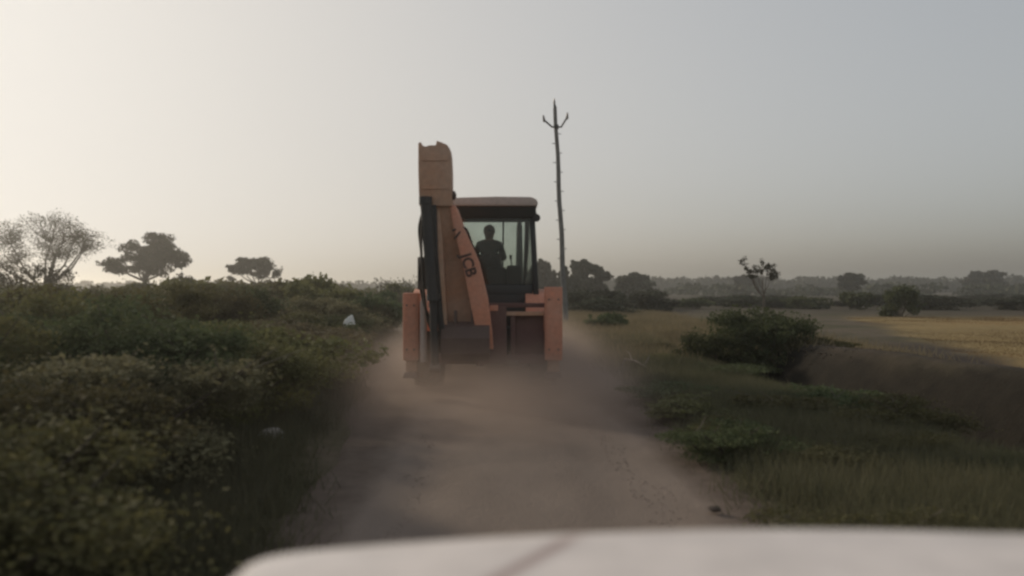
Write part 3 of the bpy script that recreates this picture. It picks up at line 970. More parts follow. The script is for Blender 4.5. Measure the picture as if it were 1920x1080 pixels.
# roof: rounded pale cap over a dark header
ZR = 3.02
mb = MB()
prof = [(-0.80, 2.84), (0.80, 2.84), (0.825, 2.88), (0.80, 2.94), (0.72, 2.978), (0.2, 2.985), (-0.3, 2.972), (-0.72, 2.955), (-0.80, 2.92), (-0.825, 2.88)]
mb.prism(prof, 'y', 0.78, 2.62)
roof = mb.build('roof', ROOFM, cab, 0.02)
mb = MB()
mb.hexa([(-0.775, 0.90, 2.66), (0.775, 0.90, 2.66), (0.775, 1.0, 2.66), (-0.775, 1.0, 2.66)], [(-0.80, 0.84, 2.838), (0.80, 0.84, 2.838), (0.80, 1.0, 2.838), (-0.80, 1.0, 2.838)])
mb.build('rear_header', CABM, roof, 0.01)
mb = MB()
mb.box(-0.72, 0.72, 2.44, 2.54, 2.72, 2.838)
mb.build('front_header', CABM, roof, 0.01)
for s in (-1, 1):
    mb = MB(); xa, xb = sorted((s * 0.70, s * 0.785)); mb.box(xa, xb, 1.0, 2.44, 2.74, 2.838); mb.build('side_header', CABM, roof, 0.008)
def post(name, p0, p1, w, d, up=(0, 1, 0)):
    m_ = MB(); m_.bar(p0, p1, w, d, up); return m_.build(name, CABM, cab, 0.012)
for s in (-1, 1):
    post('rear_post', (s * 0.80, 0.97, 1.44), (s * 0.735, 0.97, 2.70), 0.085, 0.09)
    post('front_post', (s * 0.64, 2.50, 1.38), (s * 0.68, 2.50, 2.76), 0.07, 0.08)
    post('door_post', (s * 0.76, 1.75, 1.42), (s * 0.73, 1.75, 2.78), 0.05, 0.07)
post('windscreen_bar', (0.25, 2.49, 1.40), (0.27, 2.49, 2.76), 0.03, 0.03)
for s in (-1, 1):
    mb = MB(); xx = s * 0.765
    mb.hexa([(xx - .02, 1.0, 1.45), (xx + .02, 1.0, 1.45), (s * .66 + .02, 2.46, 1.40), (s * .66 - .02, 2.46, 1.40)],
            [(xx - .02, 1.0, 1.98), (xx + .02, 1.0, 1.98), (s * .66 + .02, 2.46, 1.72), (s * .66 - .02, 2.46, 1.72)])
    dr = mb.build('door_panel', CABM, cab, 0.01)
    mb = MB()
    mb.hexa([(xx - .004, 1.03, 1.985), (xx + .004, 1.03, 1.985), (s * .665 + .004, 2.46, 1.725), (s * .665 - .004, 2.46, 1.725)],
            [(s * .745 - .004, 1.03, 2.73), (s * .745 + .004, 1.03, 2.73), (s * .69 + .004, 2.46, 2.73), (s * .69 - .004, 2.46, 2.73)])
    mb.build('side_window', GLASS, dr)
mb = MB(); mb.box(-0.64, 0.64, 2.525, 2.533, 1.42, 2.74)
mb.build('windscreen', GLASS, cab)
mb = MB(); mb.box(-0.74, 0.74, 0.945, 1.0, 1.44, 1.62)
rw = mb.build('rear_panel', CABM, cab, 0.01)
mb = MB(); mb.hexa([(-0.745, 0.962, 1.63), (0.745, 0.962, 1.63), (0.745, 0.970, 1.63), (-0.745, 0.970, 1.63)], [(-0.71, 0.962, 2.66), (0.71, 0.962, 2.66), (0.71, 0.970, 2.66), (-0.71, 0.970, 2.66)])
mb.build('rear_window', GLASS, rw)
# work lamps on the roof corners
for s in (-1, 1):
    mb = MB(); x = s * 0.80
    mb.tube([(x, 0.98, 2.66), (x, 0.86, 2.66)], [0.05, 0.062], 12)
    mb.bar((x, 0.94, 2.66), (x - s * 0.03, 0.94, 2.84), 0.02, 0.03)
    wl_ = mb.build('work_lamp', DARK, cab, smooth=True)
    mb = MB(); mb.tube([(x, 0.861, 2.66), (x, 0.852, 2.66)], 0.052, 12)
    mb.build('lens', DARK, wl_, smooth=True)
# seat, steering wheel, console
SX = 0.04
mb = MB(); mb.box(SX - 0.24, SX + 0.24, 1.68, 2.12, 1.60, 1.74)
seat = mb.build('seat', SEATM, cab, 0.04, segs=3)
mb = MB(); mb.hexa([(SX - 0.24, 1.56, 1.66), (SX + 0.24, 1.56, 1.66), (SX + 0.24, 1.67, 1.66), (SX - 0.24, 1.67, 1.66)], [(SX - 0.20, 1.48, 2.12), (SX + 0.20, 1.48, 2.12), (SX + 0.20, 1.58, 2.12), (SX - 0.20, 1.58, 2.12)])
mb.build('backrest', SEATM, seat, 0.04, segs=3)
mb = MB(); mb.box(SX - 0.16, SX + 0.16, 1.72, 2.08, 1.40, 1.60); mb.build('seat_base', DARK, seat, 0.02)
mb = MB(); mb.box(0.33, 0.56, 1.10, 1.75, 1.44, 1.93); mb.box(0.02, 0.33, 1.06, 1.32, 1.44, 1.90)
cons = mb.build('control_console', SEATM, cab, 0.05, segs=3)
for x, y_, h_ in ((0.12, 1.15, 2.10), (0.24, 1.15, 2.08), (0.42, 1.3, 2.06)):
    mb = MB(); mb.tube([(x, y_, 1.88), (x - 0.02, y_ - 0.02, h_)], 0.010, 6); mb.tube([(x - 0.02, y_ - 0.02, h_ - 0.03), (x - 0.022, y_ - 0.022, h_ + 0.04)], [0.018, 0.024], 8)
    mb.build('lever', DARK, cons, smooth=True)
mb = MB(); mb.tube([(SX, 2.40, 1.42), (SX, 2.24, 1.96)], 0.035, 8)
scol = mb.build('steering_column', DARK, cab, smooth=True)
mb = MB()
cen = Vector((SX, 2.23, 1.98)); nrm = Vector((0, -0.35, 0.94)).normalized(); e1 = Vector((1, 0, 0)); e2 = nrm.cross(e1)
ring = [cen + (e1 * math.cos(6.283 * k / 24) + e2 * math.sin(6.283 * k / 24)) * 0.185 for k in range(25)]
mb.tube(ring, 0.014, 6, cap=False)
for k in range(3):
    a = 6.283 * k / 3 + 0.5; mb.tube([cen, cen + (e1 * math.cos(a) + e2 * math.sin(a)) * 0.18], 0.010, 5)
mb.build('steering_wheel', DARK, scol, smooth=True)

# ------------------------------------------------------------------ driver
SKIN = plain('skin', (0.17, 0.095, 0.06), 0.6, scale=10, var=0.12, bmp=0.03)
SHIRT = plain('shirt_cloth', (0.045, 0.052, 0.040), 0.9, scale=14, var=0.25, bmp=0.25)
TROUSER = plain('trouser_cloth', (0.035, 0.035, 0.04), 0.9, scale=14, var=0.25, bmp=0.25)
HAIR = plain('hair', (0.012, 0.010, 0.009), 0.6, scale=30, var=0.4, bmp=0.3)
def person():
    J = {'pelvis': (0, 0, .11, .150), 'waist': (0, -.03, .27, .130), 'chest': (0, -.03, .44, .150), 'up': (0, -.01, .555, .105),
         'neck': (0, .01, .635, .066), 'jaw': (0, .045, .705, .080), 'head': (0, .03, .775, .110), 'crown': (0, .018, .840, .104), 'top': (0, .016, .885, .066)}
    chain = ['pelvis', 'waist', 'chest', 'up', 'neck', 'jaw', 'head', 'crown', 'top']
    V = []; Rr = []; E = []; idx = {}
    def add(n, v):
        idx[n] = len(V); V.append(v[:3]); Rr.append(v[3])
    for n in chain: add(n, J[n])
    for a, b in zip(chain, chain[1:]): E.append((idx[a], idx[b]))
    for s in (-1, 1):
        t = str(s)
        for n, v in (('sh', (s * .165, -.02, .55, .072)), ('el', (s * .255, .13, .335, .047)), ('fo', (s * .215, .27, .335, .042)), ('wr', (s * .185, .375, .345, .030)), ('pm', (s * .178, .425, .352, .036)),
                     ('hip', (s * .10, .05, .10, .098)), ('kn', (s * .16, .45, .13, .066)), ('cf', (s * .16, .47, -.05, .056)), ('an', (s * .16, .46, -.255, .042)), ('to', (s * .17, .60, -.285, .036))):
            add(n + t, v)
        E.extend([(idx['up'], idx['sh' + t]), (idx['sh' + t], idx['el' + t]), (idx['el' + t], idx['fo' + t]), (idx['fo' + t], idx['wr' + t]), (idx['wr' + t], idx['pm' + t]),
                  (idx['pelvis'], idx['hip' + t]), (idx['hip' + t], idx['kn' + t]), (idx['kn' + t], idx['cf' + t]), (idx['cf' + t], idx['an' + t]), (idx['an' + t], idx['to' + t])])
    me = bpy.data.meshes.new('body'); me.from_pydata(V, E, [])
    o = bpy.data.objects.new('body_tmp', me); col.objects.link(o)
    mod = o.modifiers.new('s', 'SKIN'); mod.use_smooth_shade = True
    for i, r in enumerate(Rr):
        me.skin_vertices[0].data[i].radius = (r, r)
    # flatten the trunk front to back
    for n in ('pelvis', 'waist', 'chest', 'up'):
        r = Rr[idx[n]]; me.skin_vertices[0].data[idx[n]].radius = (r * 1.12, r * 0.8)
    me.skin_vertices[0].data[idx['pelvis']].use_root = True
    sub = o.modifiers.new('u', 'SUBSURF'); sub.levels = 2; sub.render_levels = 2
    bpy.context.view_layer.update()
    bm_ = bpy.data.meshes.new_from_object(o.evaluated_get(bpy.context.evaluated_depsgraph_get()))
    bpy.data.objects.remove(o)
    # ears, nose, brows, lips and fingers join the same surface
    ex = MB()
    for s in (-1, 1):
        ex.tube([(s * .072, .015, .735), (s * .082, .008, .752), (s * .085, .005, .778), (s * .076, .015, .79)], [.008, .010, .011, .008], 8)
        ex.tube([(s * .022, .118, .792), (s * .048, .108, .794)], .009, 6)
        base = Vector((s * .178, .435, .355))
        for k in range(4):
            a = base + Vector((s * (-.030 + k * .020), .012 - abs(k - 1.5) * .004, .006))
            L = (.030, .036, .034, .026)[k]
            ex.tube([a, a + Vector((0, L, .012)), a + Vector((0, L * 1.4, -.014)), a + Vector((0, L * .9, -.034))], [.0095, .009, .0085, .007], 7)
        th = base + Vector((-s * .030, -.02, 0))
        ex.tube([th, th + Vector((-s * .022, .022, .008)), th + Vector((-s * .018, .048, .0))], [.011, .010, .008], 7)
    ex.tube([(0, .112, .782), (0, .134, .748), (0, .112, .740)], [.010, .016, .012], 8)
    ex.tube([(-.024, .106, .712), (0, .114, .713), (.024, .106, .712)], [.005, .008, .005], 6)
    xm = ex.mesh('x', smooth=True)
    b = bmesh.new(); b.from_mesh(bm_); b.from_mesh(xm)
    me2 = bpy.data.meshes.new('body')
    for f in b.faces:
        c = f.calc_center_median()
        if c.z > .628 or c.y > .335 and c.z > .28: f.material_index = 0
        elif c.z > .16 and not (c.y > .2 and c.z < .25): f.material_index = 1
        else: f.material_index = 2
        f.smooth = True
    b.to_mesh(me2); b.free()
    for m_ in (SKIN, SHIRT, TROUSER): me2.materials.append(m_)
    e = empty('person', (BX + SX, BY + 1.86, BZ + 1.735))
    bo = bpy.data.objects.new('body', me2); col.objects.link(bo); bo.parent = e
    # hair cap
    hb = MB(); vs = []; n = 12; m = 20
    for i in range(n + 1):
        th = (i / n) * R(96)
        for k in range(m):
            ph = 6.283 * k / m
            fr = max(0, math.sin(ph))     # front of the head (+y): hairline higher
            t2 = th * (1 - 0.38 * fr)
            vs.append((.084 * math.sin(t2) ** .9 * math.cos(ph), .022 + .096 * math.sin(t2) ** .9 * math.sin(ph), .790 + .108 * math.cos(t2)))
    fs = [(i * m + k, i * m + (k + 1) % m, (i + 1) * m + (k + 1) % m, (i + 1) * m + k) for i in range(n) for k in range(m)]
    hb.add(vs, fs); h = hb.build('hair', HAIR, e, smooth=True)
    sm = h.modifiers.new('t', 'SOLIDIFY'); sm.thickness = 0.008
    # collar
    cb = MB(); cb.lathe([(0, .066), (.028, .062), (.03, .070), (0, .076)], (0, .008, .60), 'z', 18, closed=True); cb.build('collar', SHIRT, e, smooth=True)
    for s in (-1, 1):
        eb = MB(); eb.lathe([(-.009, .001), (-.006, .008), (0, .010), (.006, .008), (.009, .001)], (s * .034, .112, .772), 'x', 10); eb.build('eye', LAMP, e, smooth=True)
    tag(e, 'driver in a dark shirt sitting in the backhoe cab, seen from behind', 'person')
    return e
person()

# ------------------------------------------------------------------ utility pole
POLE = plain('pole_concrete', (0.16, 0.155, 0.14), 0.85, scale=5, var=0.35, bmp=0.3)
IRON = plain('pole_iron', (0.07, 0.068, 0.062), 0.6, 0.5, scale=9, var=0.3, bmp=0.1)
PORC = plain('porcelain', (0.16, 0.13, 0.11), 0.3, scale=9, var=0.2, bmp=0.0)
PD = 36.0
b0 = Vector((at(1061, PD), PD, 0)); b0.z = gz(b0.x, b0.y) - 0.3
tp = Vector((at(1041, PD), PD, CAM_H + (540 - 203) / FP * PD))
pole = empty('utility_pole', (b0.x, b0.y, gz(b0.x, b0.y)))
tag(pole, 'leaning grey utility pole with forked cross arm on the right of the road', 'pole')
O = Vector(pole.location)
mb = MB()
A, B = b0 - O, tp - O
n_ = 14
mb.tube([A.lerp(B, k / n_) + Vector((0.02 * math.sin(k * 1.3), 0, 0)) for k in range(n_ + 1)], [0.125 - 0.045 * k / n_ for k in range(n_ + 1)], 10)
mb.build('shaft', POLE, pole, smooth=True)
ax_ = (B - A).normalized()
for k in range(16):
    p = A.lerp(B, 0.24 + k * 0.043); s = 1 if k % 2 else -1
    mb = MB(); mb.tube([p, p + Vector((s * 0.20, 0.0, 0.0))], 0.016, 6); mb.build('step_bolt', IRON, pole)
def pp(x, y): return Vector((at(x, PD), PD, CAM_H + (540 - y) / FP * PD)) - O
mb = MB()
mb.tube([pp(1020, 226) + Vector((0, -.1, 0)), pp(1035, 239) + Vector((0, -.1, 0)), pp(1052, 239) + Vector((0, -.1, 0)), pp(1063, 221) + Vector((0, -.1, 0))], 0.040, 7)
arm = mb.build('cross_arm', IRON, pole, smooth=True)
for (a_, b_) in (((1020, 226), (1018.5, 217)), ((1063, 221), (1063.5, 212))):
    p0, p1 = pp(*a_), pp(*b_); p0.y -= .1; p1.y -= .1
    mb = MB(); mb.tube([p0 - (p1 - p0) * 0.4, p0, p0.lerp(p1, .5), p1], [0.05, 0.062, 0.045, 0.03], 9); mb.build('insulator', PORC, arm, smooth=True)
mb = MB(); mb.tube([B, B + (pp(1039.5, 196) - B) * 1.0], [0.075, 0.05], 9); tpn = mb.build('top_bracket', IRON, pole, smooth=True)
mb = MB(); mb.tube([pp(1039.5, 197), pp(1039.3, 192), pp(1039, 185)], [0.035, 0.05, 0.022], 8); mb.build('insulator', PORC, tpn, smooth=True)
mb = MB(); c_ = pp(1043, 238); mb.tube([c_ + Vector((0, 0, -.09)), c_ + Vector((0, 0, .09))], 0.105, 10); mb.build('clamp', IRON, pole, smooth=True)

# ------------------------------------------------------------------ white car: bonnet and front end under the camera
WHITE = paint('car_white', (0.78, 0.70, 0.65), dust=(0.62, 0.54, 0.47), amount=0.4, rough=0.30, scale=0.9)
CARDARK = paint('car_trim', (0.03, 0.03, 0.03), amount=0.3, rough=0.5)
CX = 0.45
car = empty('white_car', (CX, 0.9, 0.0))
tag(car, 'white car whose bonnet fills the bottom edge of the view', 'car')
HZ = 1.19
def hood_edge(u):
    """front edge distance for sideways place u (metres from the car's middle)"""
    return 1.428 - 0.132 * (u * u)
vs = []; NU, NV = 121, 60
hw_ = 0.885
us = np.linspace(-1, 1, NU)
for j in range(NV):
    v = j / (NV - 1)                       # 0 cowl .. 1 nose
    for u_ in us:
        wloc = hw_ - 0.02 * v
        u = u_ * wloc
        # corners rounded in plan
        cr = 0.10
        ed = hood_edge(u)
        k = max(0.0, (abs(u) - (wloc - cr)) / cr)
        ed -= cr * (1 - math.sqrt(max(0.0, 1 - k * k)))
        y = 0.38 + (ed - 0.38) * v
        fr = (y - 0.38) / 1.05
        z = HZ + 0.020 * (1 - (u / hw_) ** 2) - 0.012 + 0.03 * (1 - fr)
        # front and side roll-over
        z -= 0.05 * max(0.0, (v - 0.955) / 0.045) ** 2.2
        z -= 0.035 * max(0.0, (abs(u_) - 0.955) / 0.045) ** 2.0
        # raised centre panel: crease runs forward and inward
        cl = 0.45 - 0.576 * (y - 1.185)
        t = (abs(u) - cl) / 0.022
        z -= 0.005 * (1 / (1 + math.exp(3.2 * t))) * max(0.0, min(1.0, (1.40 - y) / 0.10))
        vs.append((u, y - 0.9, z))
fs = [(j * NU + i, j * NU + i + 1, (j + 1) * NU + i + 1, (j + 1) * NU + i) for j in range(NV - 1) for i in range(NU - 1)]
mb = MB(); mb.add(vs, fs)
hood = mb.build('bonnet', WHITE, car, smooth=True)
# reddish reflection along the left crease, painted into the bonnet colour
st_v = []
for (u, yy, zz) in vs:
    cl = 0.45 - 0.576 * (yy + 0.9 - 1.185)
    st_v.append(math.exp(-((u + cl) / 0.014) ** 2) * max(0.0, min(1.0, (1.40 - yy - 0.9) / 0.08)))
setattr_f(hood.data, 'crease_reflection', st_v)
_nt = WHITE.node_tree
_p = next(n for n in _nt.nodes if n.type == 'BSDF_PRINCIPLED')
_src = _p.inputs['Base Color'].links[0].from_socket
_at = _nt.nodes.new('ShaderNodeAttribute'); _at.attribute_name = 'crease_reflection'
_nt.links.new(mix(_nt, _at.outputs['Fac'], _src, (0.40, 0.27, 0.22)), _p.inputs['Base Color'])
sm = hood.modifiers.new('t', 'SOLIDIFY'); sm.thickness = 0.012; sm.offset = -1
# fenders and nose
for s in (-1, 1):
    pr = [(0.38, 1.15), (0.9, 1.13), (1.28, 1.10), (1.38, 1.0), (1.40, 0.78), (1.36, 0.55), (1.30, 0.50)]
    c_y, c_z, r_ = 0.90, 0.36, 0.43
    arch = [(c_y + r_ * math.cos(R(a_)), c_z + r_ * math.sin(R(a_))) for a_ in range(20, 165, 12)]
    pr2 = pr + arch + [(0.38, 0.50)]
    xa, xb = sorted((s * 0.90, s * 0.975))
    mb = MB(); mb.prism([(a_ - 0.9, b_) for a_, b_ in pr2], 'x', xa, xb)
    mb.build('fender', WHITE, car, 0.02)
    mb = MB(); xa, xb = sorted((s * 0.58, s * 0.86)); mb.box(xa, xb, 1.34 - 0.9, 1.405 - 0.9, 0.83, 1.03)
    mb.build('headlight', LAMP, car, 0.03)
mb = MB(); mb.hexa([(-.90, .30, .36), (.90, .30, .36), (.80, .66, .36), (-.80, .66, .36)], [(-.90, .30, .64), (.90, .30, .64), (.82, .68, .62), (-.82, .68, .62)])
mb.build('bumper', WHITE, car, 0.05, segs=3)
mb = MB(); mb.box(-.50, .50, .44, .50, .66, 1.07)
gr = mb.build('grille', CARDARK, car, 0.01)
for k in range(6):
    mb = MB(); mb.box(-.48, .48, .502, .520, .70 + k * .055, .725 + k * .055); mb.build('slat', CARDARK, gr, 0.004)
mb = MB(); mb.box(-.86, .86, -.60, .42, .70, 1.06); mb.build('engine_bay', CARDARK, car)
ctm = tyre_mesh(0.35, 0.22, 0.20, 26, 0.006); crm = rim_mesh(0.205, 0.2, 0.04)
for s in (-1, 1): wheel(car, (s * 0.80, 0.0, 0.362), ctm, crm, s < 0, (RUBBER, RIM))

# ------------------------------------------------------------------ left hedge: individual bushes
NEAR = [shrub_meshes(100 + k, 2.0, 1.50, 42000, 0.023, 12, 0, 7) for k in range(5)]
MID = [shrub_meshes(200 + k, 2.3, 1.50, 15000, 0.042, 11, 0, 6) for k in range(4)]
FARS = [shrub_meshes(300 + k, 2.8, 1.7, 4000, 0.10, 9, 0, 5) for k in range(4)]
LH = 'dense leafy bush in the dark hedge along the left roadside'
rs = np.random.RandomState(5)
def left_edge(y):
    return -1.75 - 0.62 * sst(5, 9, y) - 1.5 * sst(10, 22, y)
spots = []
y = 2.4
while y < 26:
    x = float(left_edge(y)) - 0.95
    row_ = 0
    while x > -0.62 * y - 2.6:
        spots.append((x + rs.uniform(-.25, .25), y + rs.uniform(-.35, .35)))
        x -= rs.uniform(1.35, 1.9) * (1 + y / 50)
        row_ += 1
    y += 1.25 + y * 0.035
for k, (x, y) in enumerate(spots):
    d = math.hypot(x, y)
    ms = NEAR[k % 5] if d < 11 else MID[k % 4]
    g = gz(x, y)
    hgt = 1.50 + rs.uniform(-0.30, 0.08) - g * 0.8
    if x > float(left_edge(y)) - 1.5: hgt *= rs.uniform(0.55, 0.88)
    s = hgt / 1.5
    put_shrub(ms, 'hedge_bush', (x, y, g - 0.03), (rs.uniform(.92, 1.15), rs.uniform(.92, 1.15), s), rs.uniform(0, 6.28),
              [LEAF_HEDGE, LEAF_GREEN, LEAF_DRY][rs.choice(3, p=[.58, .30, .12])], LH, 'bushes of the hedge left of the road')
# farther scrub behind the hedge
LB = 'distant rounded scrub bush in the thicket beyond the left hedge'
for k in range(46):
    y = 27 + 60 * rs.rand() ** 1.3
    x = -rs.uniform(4.6 + (y - 27) * 0.02, 0.62 * y + 2)
    g = gz(x, y)
    put_shrub(FARS[k % 4], 'scrub_bush', (x, y, g - 0.05), (rs.uniform(.9, 1.3), rs.uniform(.9, 1.3), rs.uniform(0.78, 1.04)), rs.uniform(0, 6.28),
              LEAF_HEDGE, LB, 'scrub beyond the left hedge')

# single bushes that stand out on the left
def single(px_, d, w, top_px, label, seed, leafm=LEAF_HEDGE, nl=3500, size=0.08, base=None, name='bush', up=0.5, lobes=9, low=False):
    x = at(px_, d); g = gz(x, d)
    h = CAM_H + (540 - top_px) / FP * d - g
    m_ = shrub_meshes(seed, w, h, nl, size, lobes, up, 4, low)
    return put_shrub(m_, name, (x, d, g - 0.04), 1.0, 0.3 * seed, leafm, label)
single(596, 30, 1.8, 519, 'round dark bush rising above the hedge between the flat tree and the backhoe', 401)
single(348, 44, 2.2, 519, 'small pointed bush right of the dark umbrella tree above the hedge', 402, LEAF_TREE, size=0.10)
single(255, 46, 2.0, 528, 'low pale bush at the foot of the dark umbrella tree', 403, LEAF_TREE, 1500, 0.10)
single(75, 34, 3.2, 498, 'broad dark bush hiding the trunk of the sparse tree at far left', 404, LEAF_TREE, 9000, 0.055)
single(735, 33, 1.5, 548, 'dark green bush beside the left stabiliser of the backhoe', 405, LEAF_GREEN)
single(690, 27, 1.9, 556, 'green bush at the hedge end, right of the white stone', 406, LEAF_GREEN)
single(652, 18.2, 1.1, 606, 'low leafy bush in front of the upright white stone', 407, LEAF_GREEN, 3000, .04)
# thin sprigs against the sky
def sprig(px_, d, top_px, label, seed, n=5, nl=160, wide=0.35, size=0.07):
    rs_ = np.random.RandomState(seed); x = at(px_, d); g = gz(x, d)
    H = CAM_H + (540 - top_px) / FP * d - g
    mb = MB(); T = []
    for k in range(n):
        a = rs_.uniform(0, 6.28); r = wide * rs_.uniform(.3, 1)
        tip = Vector((r * math.cos(a), r * math.sin(a), H * rs_.uniform(.78, 1.0)))
        mid = Vector((tip.x * .35, tip.y * .35, H * .55))
        mb.tube([(0, 0, -.1), mid, tip], [.022, .014, .006], 5); T += [tip, mid.lerp(tip, .6), mid.lerp(tip, .85)]
    st = mb.mesh('stem', smooth=True)
    P = clump_points([[*t] for t in T], [[wide * .3] * 3] * len(T), nl, rs_, .1)
    V_, F_ = leaf_quads(P, size, rs_)
    return put_shrub((np_mesh('foliage', V_, F_), st), 'sapling', (x, d, g), 1.0, 0, LEAF_TREE, label, cat='sapling')
sprig(712, 33, 521, 'thin bare sapling sticking up left of the backhoe', 501, 4, 90, 0.3, 0.05)
sprig(755, 40, 524, 'wispy pale sapling just left of the folded boom', 502, 9, 300, 0.8, 0.06)

# ------------------------------------------------------------------ trees on the left skyline
def lobed(name, label, seed, d, base, lobes, nleaf, size, leafm=LEAF_TREE, **kw):
    a, b, loc = lobe_tree(seed, d, base, lobes, nleaf, size, **kw)
    return put_tree((a, b), name, loc, 0.0, leafm, label)
lobed('acacia_tree', 'sparse feathery tree with bare twisting limbs at the far left', 31, 65, 82,
      [(20, 432, 46, 34), (62, 418, 42, 28), (110, 432, 46, 30), (150, 450, 36, 22), (176, 452, 20, 14), (35, 478, 40, 24), (88, 462, 46, 32), (132, 476, 36, 20), (-25, 455, 44, 40), (0, 500, 34, 16), (160, 430, 20, 12)],
      13000, 0.075, per=14, trunk_r=.20, fork=.5, spread_leaf=.40, twig=.014)
lobed('umbrella_tree', 'dark dense umbrella tree on the left skyline, second from the left', 42, 85, 272,
      [(226, 496, 30, 14), (250, 472, 30, 22), (288, 456, 34, 18), (283, 482, 38, 24), (325, 472, 30, 20), (344, 490, 16, 12), (305, 500, 28, 10), (278, 443, 20, 8), (205, 490, 14, 9), (245, 506, 22, 8)],
      13000, 0.16, per=7, fork=.75, trunk_r=.2, spread_leaf=.40, twig=.02)
lobed('umbrella_tree', 'small flat-topped umbrella tree on the skyline nearest the backhoe', 58, 100, 484,
      [(468, 495, 24, 10), (500, 496, 20, 13), (520, 512, 9, 13), (440, 504, 13, 8), (431, 523, 8, 5), (492, 510, 18, 10), (460, 504, 20, 9)],
      6500, 0.16, per=7, fork=.75, trunk_r=.18, spread_leaf=.38, twig=.02)

# ------------------------------------------------------------------ right side
# low weeds on the verge
LR = 'low leafy weed bush on the right verge beside the road'
LOW = [shrub_meshes(600 + k, 1.3, 0.5, 14000, 0.018, 10, 0, 3) for k in range(4)]
LOWM = [shrub_meshes(640 + k, 1.3, 0.5, 7000, 0.028, 9, 0, 3) for k in range(3)]
y = 3.6
while y < 22:
    x = float(road_c(y)) + float(road_hw(y)) + 0.55
    while x < 4.2:
        if rs.rand() < 0.62:
            xx = x + rs.uniform(-.2, .2); yy = y + rs.uniform(-.3, .3)
            k_ = rs.uniform(.6, 1.15)
            if yy < 12 or xx > 3.2:
                put_shrub(LOW[rs.randint(4)] if yy < 9 else LOWM[rs.randint(3)], 'weed_bush', (xx, yy, gz(xx, yy) - .02), (k_ * 1.15, k_ * 1.15, k_ * rs.uniform(.35, .75)), rs.uniform(0, 6.28),
                          LEAF_GREEN if rs.rand() < .6 else LEAF_HEDGE, LR, 'weeds on the right verge')
        x += rs.uniform(.65, 1.0)
    y += 0.85 + y * 0.03
# darker bushes in the ditch line
LD = 'dark bush growing in the ditch between the verge and the ploughed bank'
for k in range(6):
    yy = 12.0 + k * 1.35 + rs.uniform(-.3, .3); xx = float(road_c(yy)) + 5.15 + rs.uniform(-.25, .25)
    put_shrub(LOWM[k % 3], 'ditch_bush', (xx, yy, gz(xx, yy) - .03), (1.2, 1.2, rs.uniform(.8, 1.15)), rs.uniform(0, 6.28), LEAF_GREEN, LD, 'bushes along the ditch')
def single_r(px_, d, w, top_px, label, seed, **kw):
    return single(px_, d, w, top_px, label, seed, **kw)
single(1432, 17.5, 2.3, 580, 'large dark green bush on the right verge in front of the dry field', 411, LEAF_GREEN, 22000, 0.035, lobes=16, low=True)
single(1345, 17.0, 1.5, 622, 'low bush leaning on the left side of the large right verge bush', 417, LEAF_GREEN, 9000, 0.035, lobes=10, low=True)
single(1535, 17.2, 1.7, 632, 'low bush on the ditch side of the large right verge bush', 418, LEAF_HEDGE, 9000, 0.035, lobes=10, low=True)
single(1130, 30, 1.6, 588, 'small green bush on the right road edge below the pole', 412, LEAF_GREEN, 3000, .07)
single(1300, 62, 3.0, 560, 'low black-green bush in the middle of the right-hand fields', 413, LEAF_GREEN, 2500, .12)
single(1595, 58, 2.6, 548, 'square dark bush standing on the far edge of the golden field', 414, LEAF_GREEN, 2500, .12)
single(1690, 45, 2.0, 537, 'tall forked bush rising from the golden field', 415, LEAF_GREEN, 5000, .09, up=0.8)
single(1500, 60, 4.0, 556, 'wide low bush behind the big verge bush, left of the golden field', 416, LEAF_GREEN, 3000, .12)
lobed('sapling_tree', 'thin young tree with a few leaf clumps above the right verge bush', 77, 40, 1432,
      [(1395, 489, 6, 6), (1398, 502, 4, 5), (1408, 509, 7, 6), (1416, 502, 6, 6), (1428, 489, 4, 4), (1428, 505, 6, 5), (1440, 500, 10, 8), (1447, 516, 11, 12), (1409, 518, 8, 5)],
      1500, 0.055, per=4, trunk_r=.045, fork=.6, spread_leaf=.62)
# trees behind the pole
def far_tree(name, label, seed, d, base, lobes, n, size=.3, **kw):
    return lobed(name, label, seed, d, base, lobes, n, size, LEAF_FAR, **kw)
far_tree('leafy_tree', 'rounded dense tree just right of the utility pole', 81, 105, 1100, [(1100, 518, 32, 28), (1088, 535, 26, 30), (1115, 540, 22, 28), (1094, 505, 20, 16), (1077, 498, 9, 10)], 16000)
far_tree('leafy_tree', 'tree crown peeking out beside the right edge of the cab', 82, 110, 1028, [(1022, 508, 14, 20), (1030, 535, 26, 26), (1010, 530, 20, 22), (1050, 540, 18, 22)], 9000)
far_tree('leafy_tree', 'flat-topped dark tree second right of the utility pole', 83, 120, 1190, [(1190, 530, 32, 13), (1172, 527, 14, 9), (1207, 536, 18, 18), (1222, 552, 14, 13), (1180, 548, 26, 16)], 12000)
far_tree('leafy_tree', 'small leaning tree directly behind the utility pole', 84, 95, 1062, [(1058, 512, 10, 12), (1066, 535, 18, 22), (1055, 552, 18, 18)], 6000)
far_tree('leafy_tree', 'round-headed lone tree on the right skyline', 85, 150, 1598, [(1602, 521, 20, 8), (1588, 525, 14, 8), (1597, 533, 24, 8)], 5000, .4)
far_tree('leafy_tree', 'broad tree clump topping the hazy right skyline', 86, 210, 1836, [(1818, 521, 24, 9), (1845, 520, 26, 9), (1832, 530, 34, 10)], 5000, .55)
far_tree('leafy_tree', 'low hazy tree on the skyline behind the thin young tree', 87, 190, 1405, [(1400, 530, 26, 9), (1420, 534, 22, 8)], 4000, .5)
LS = 'dark scrub bush at the foot of the trees behind the pole'
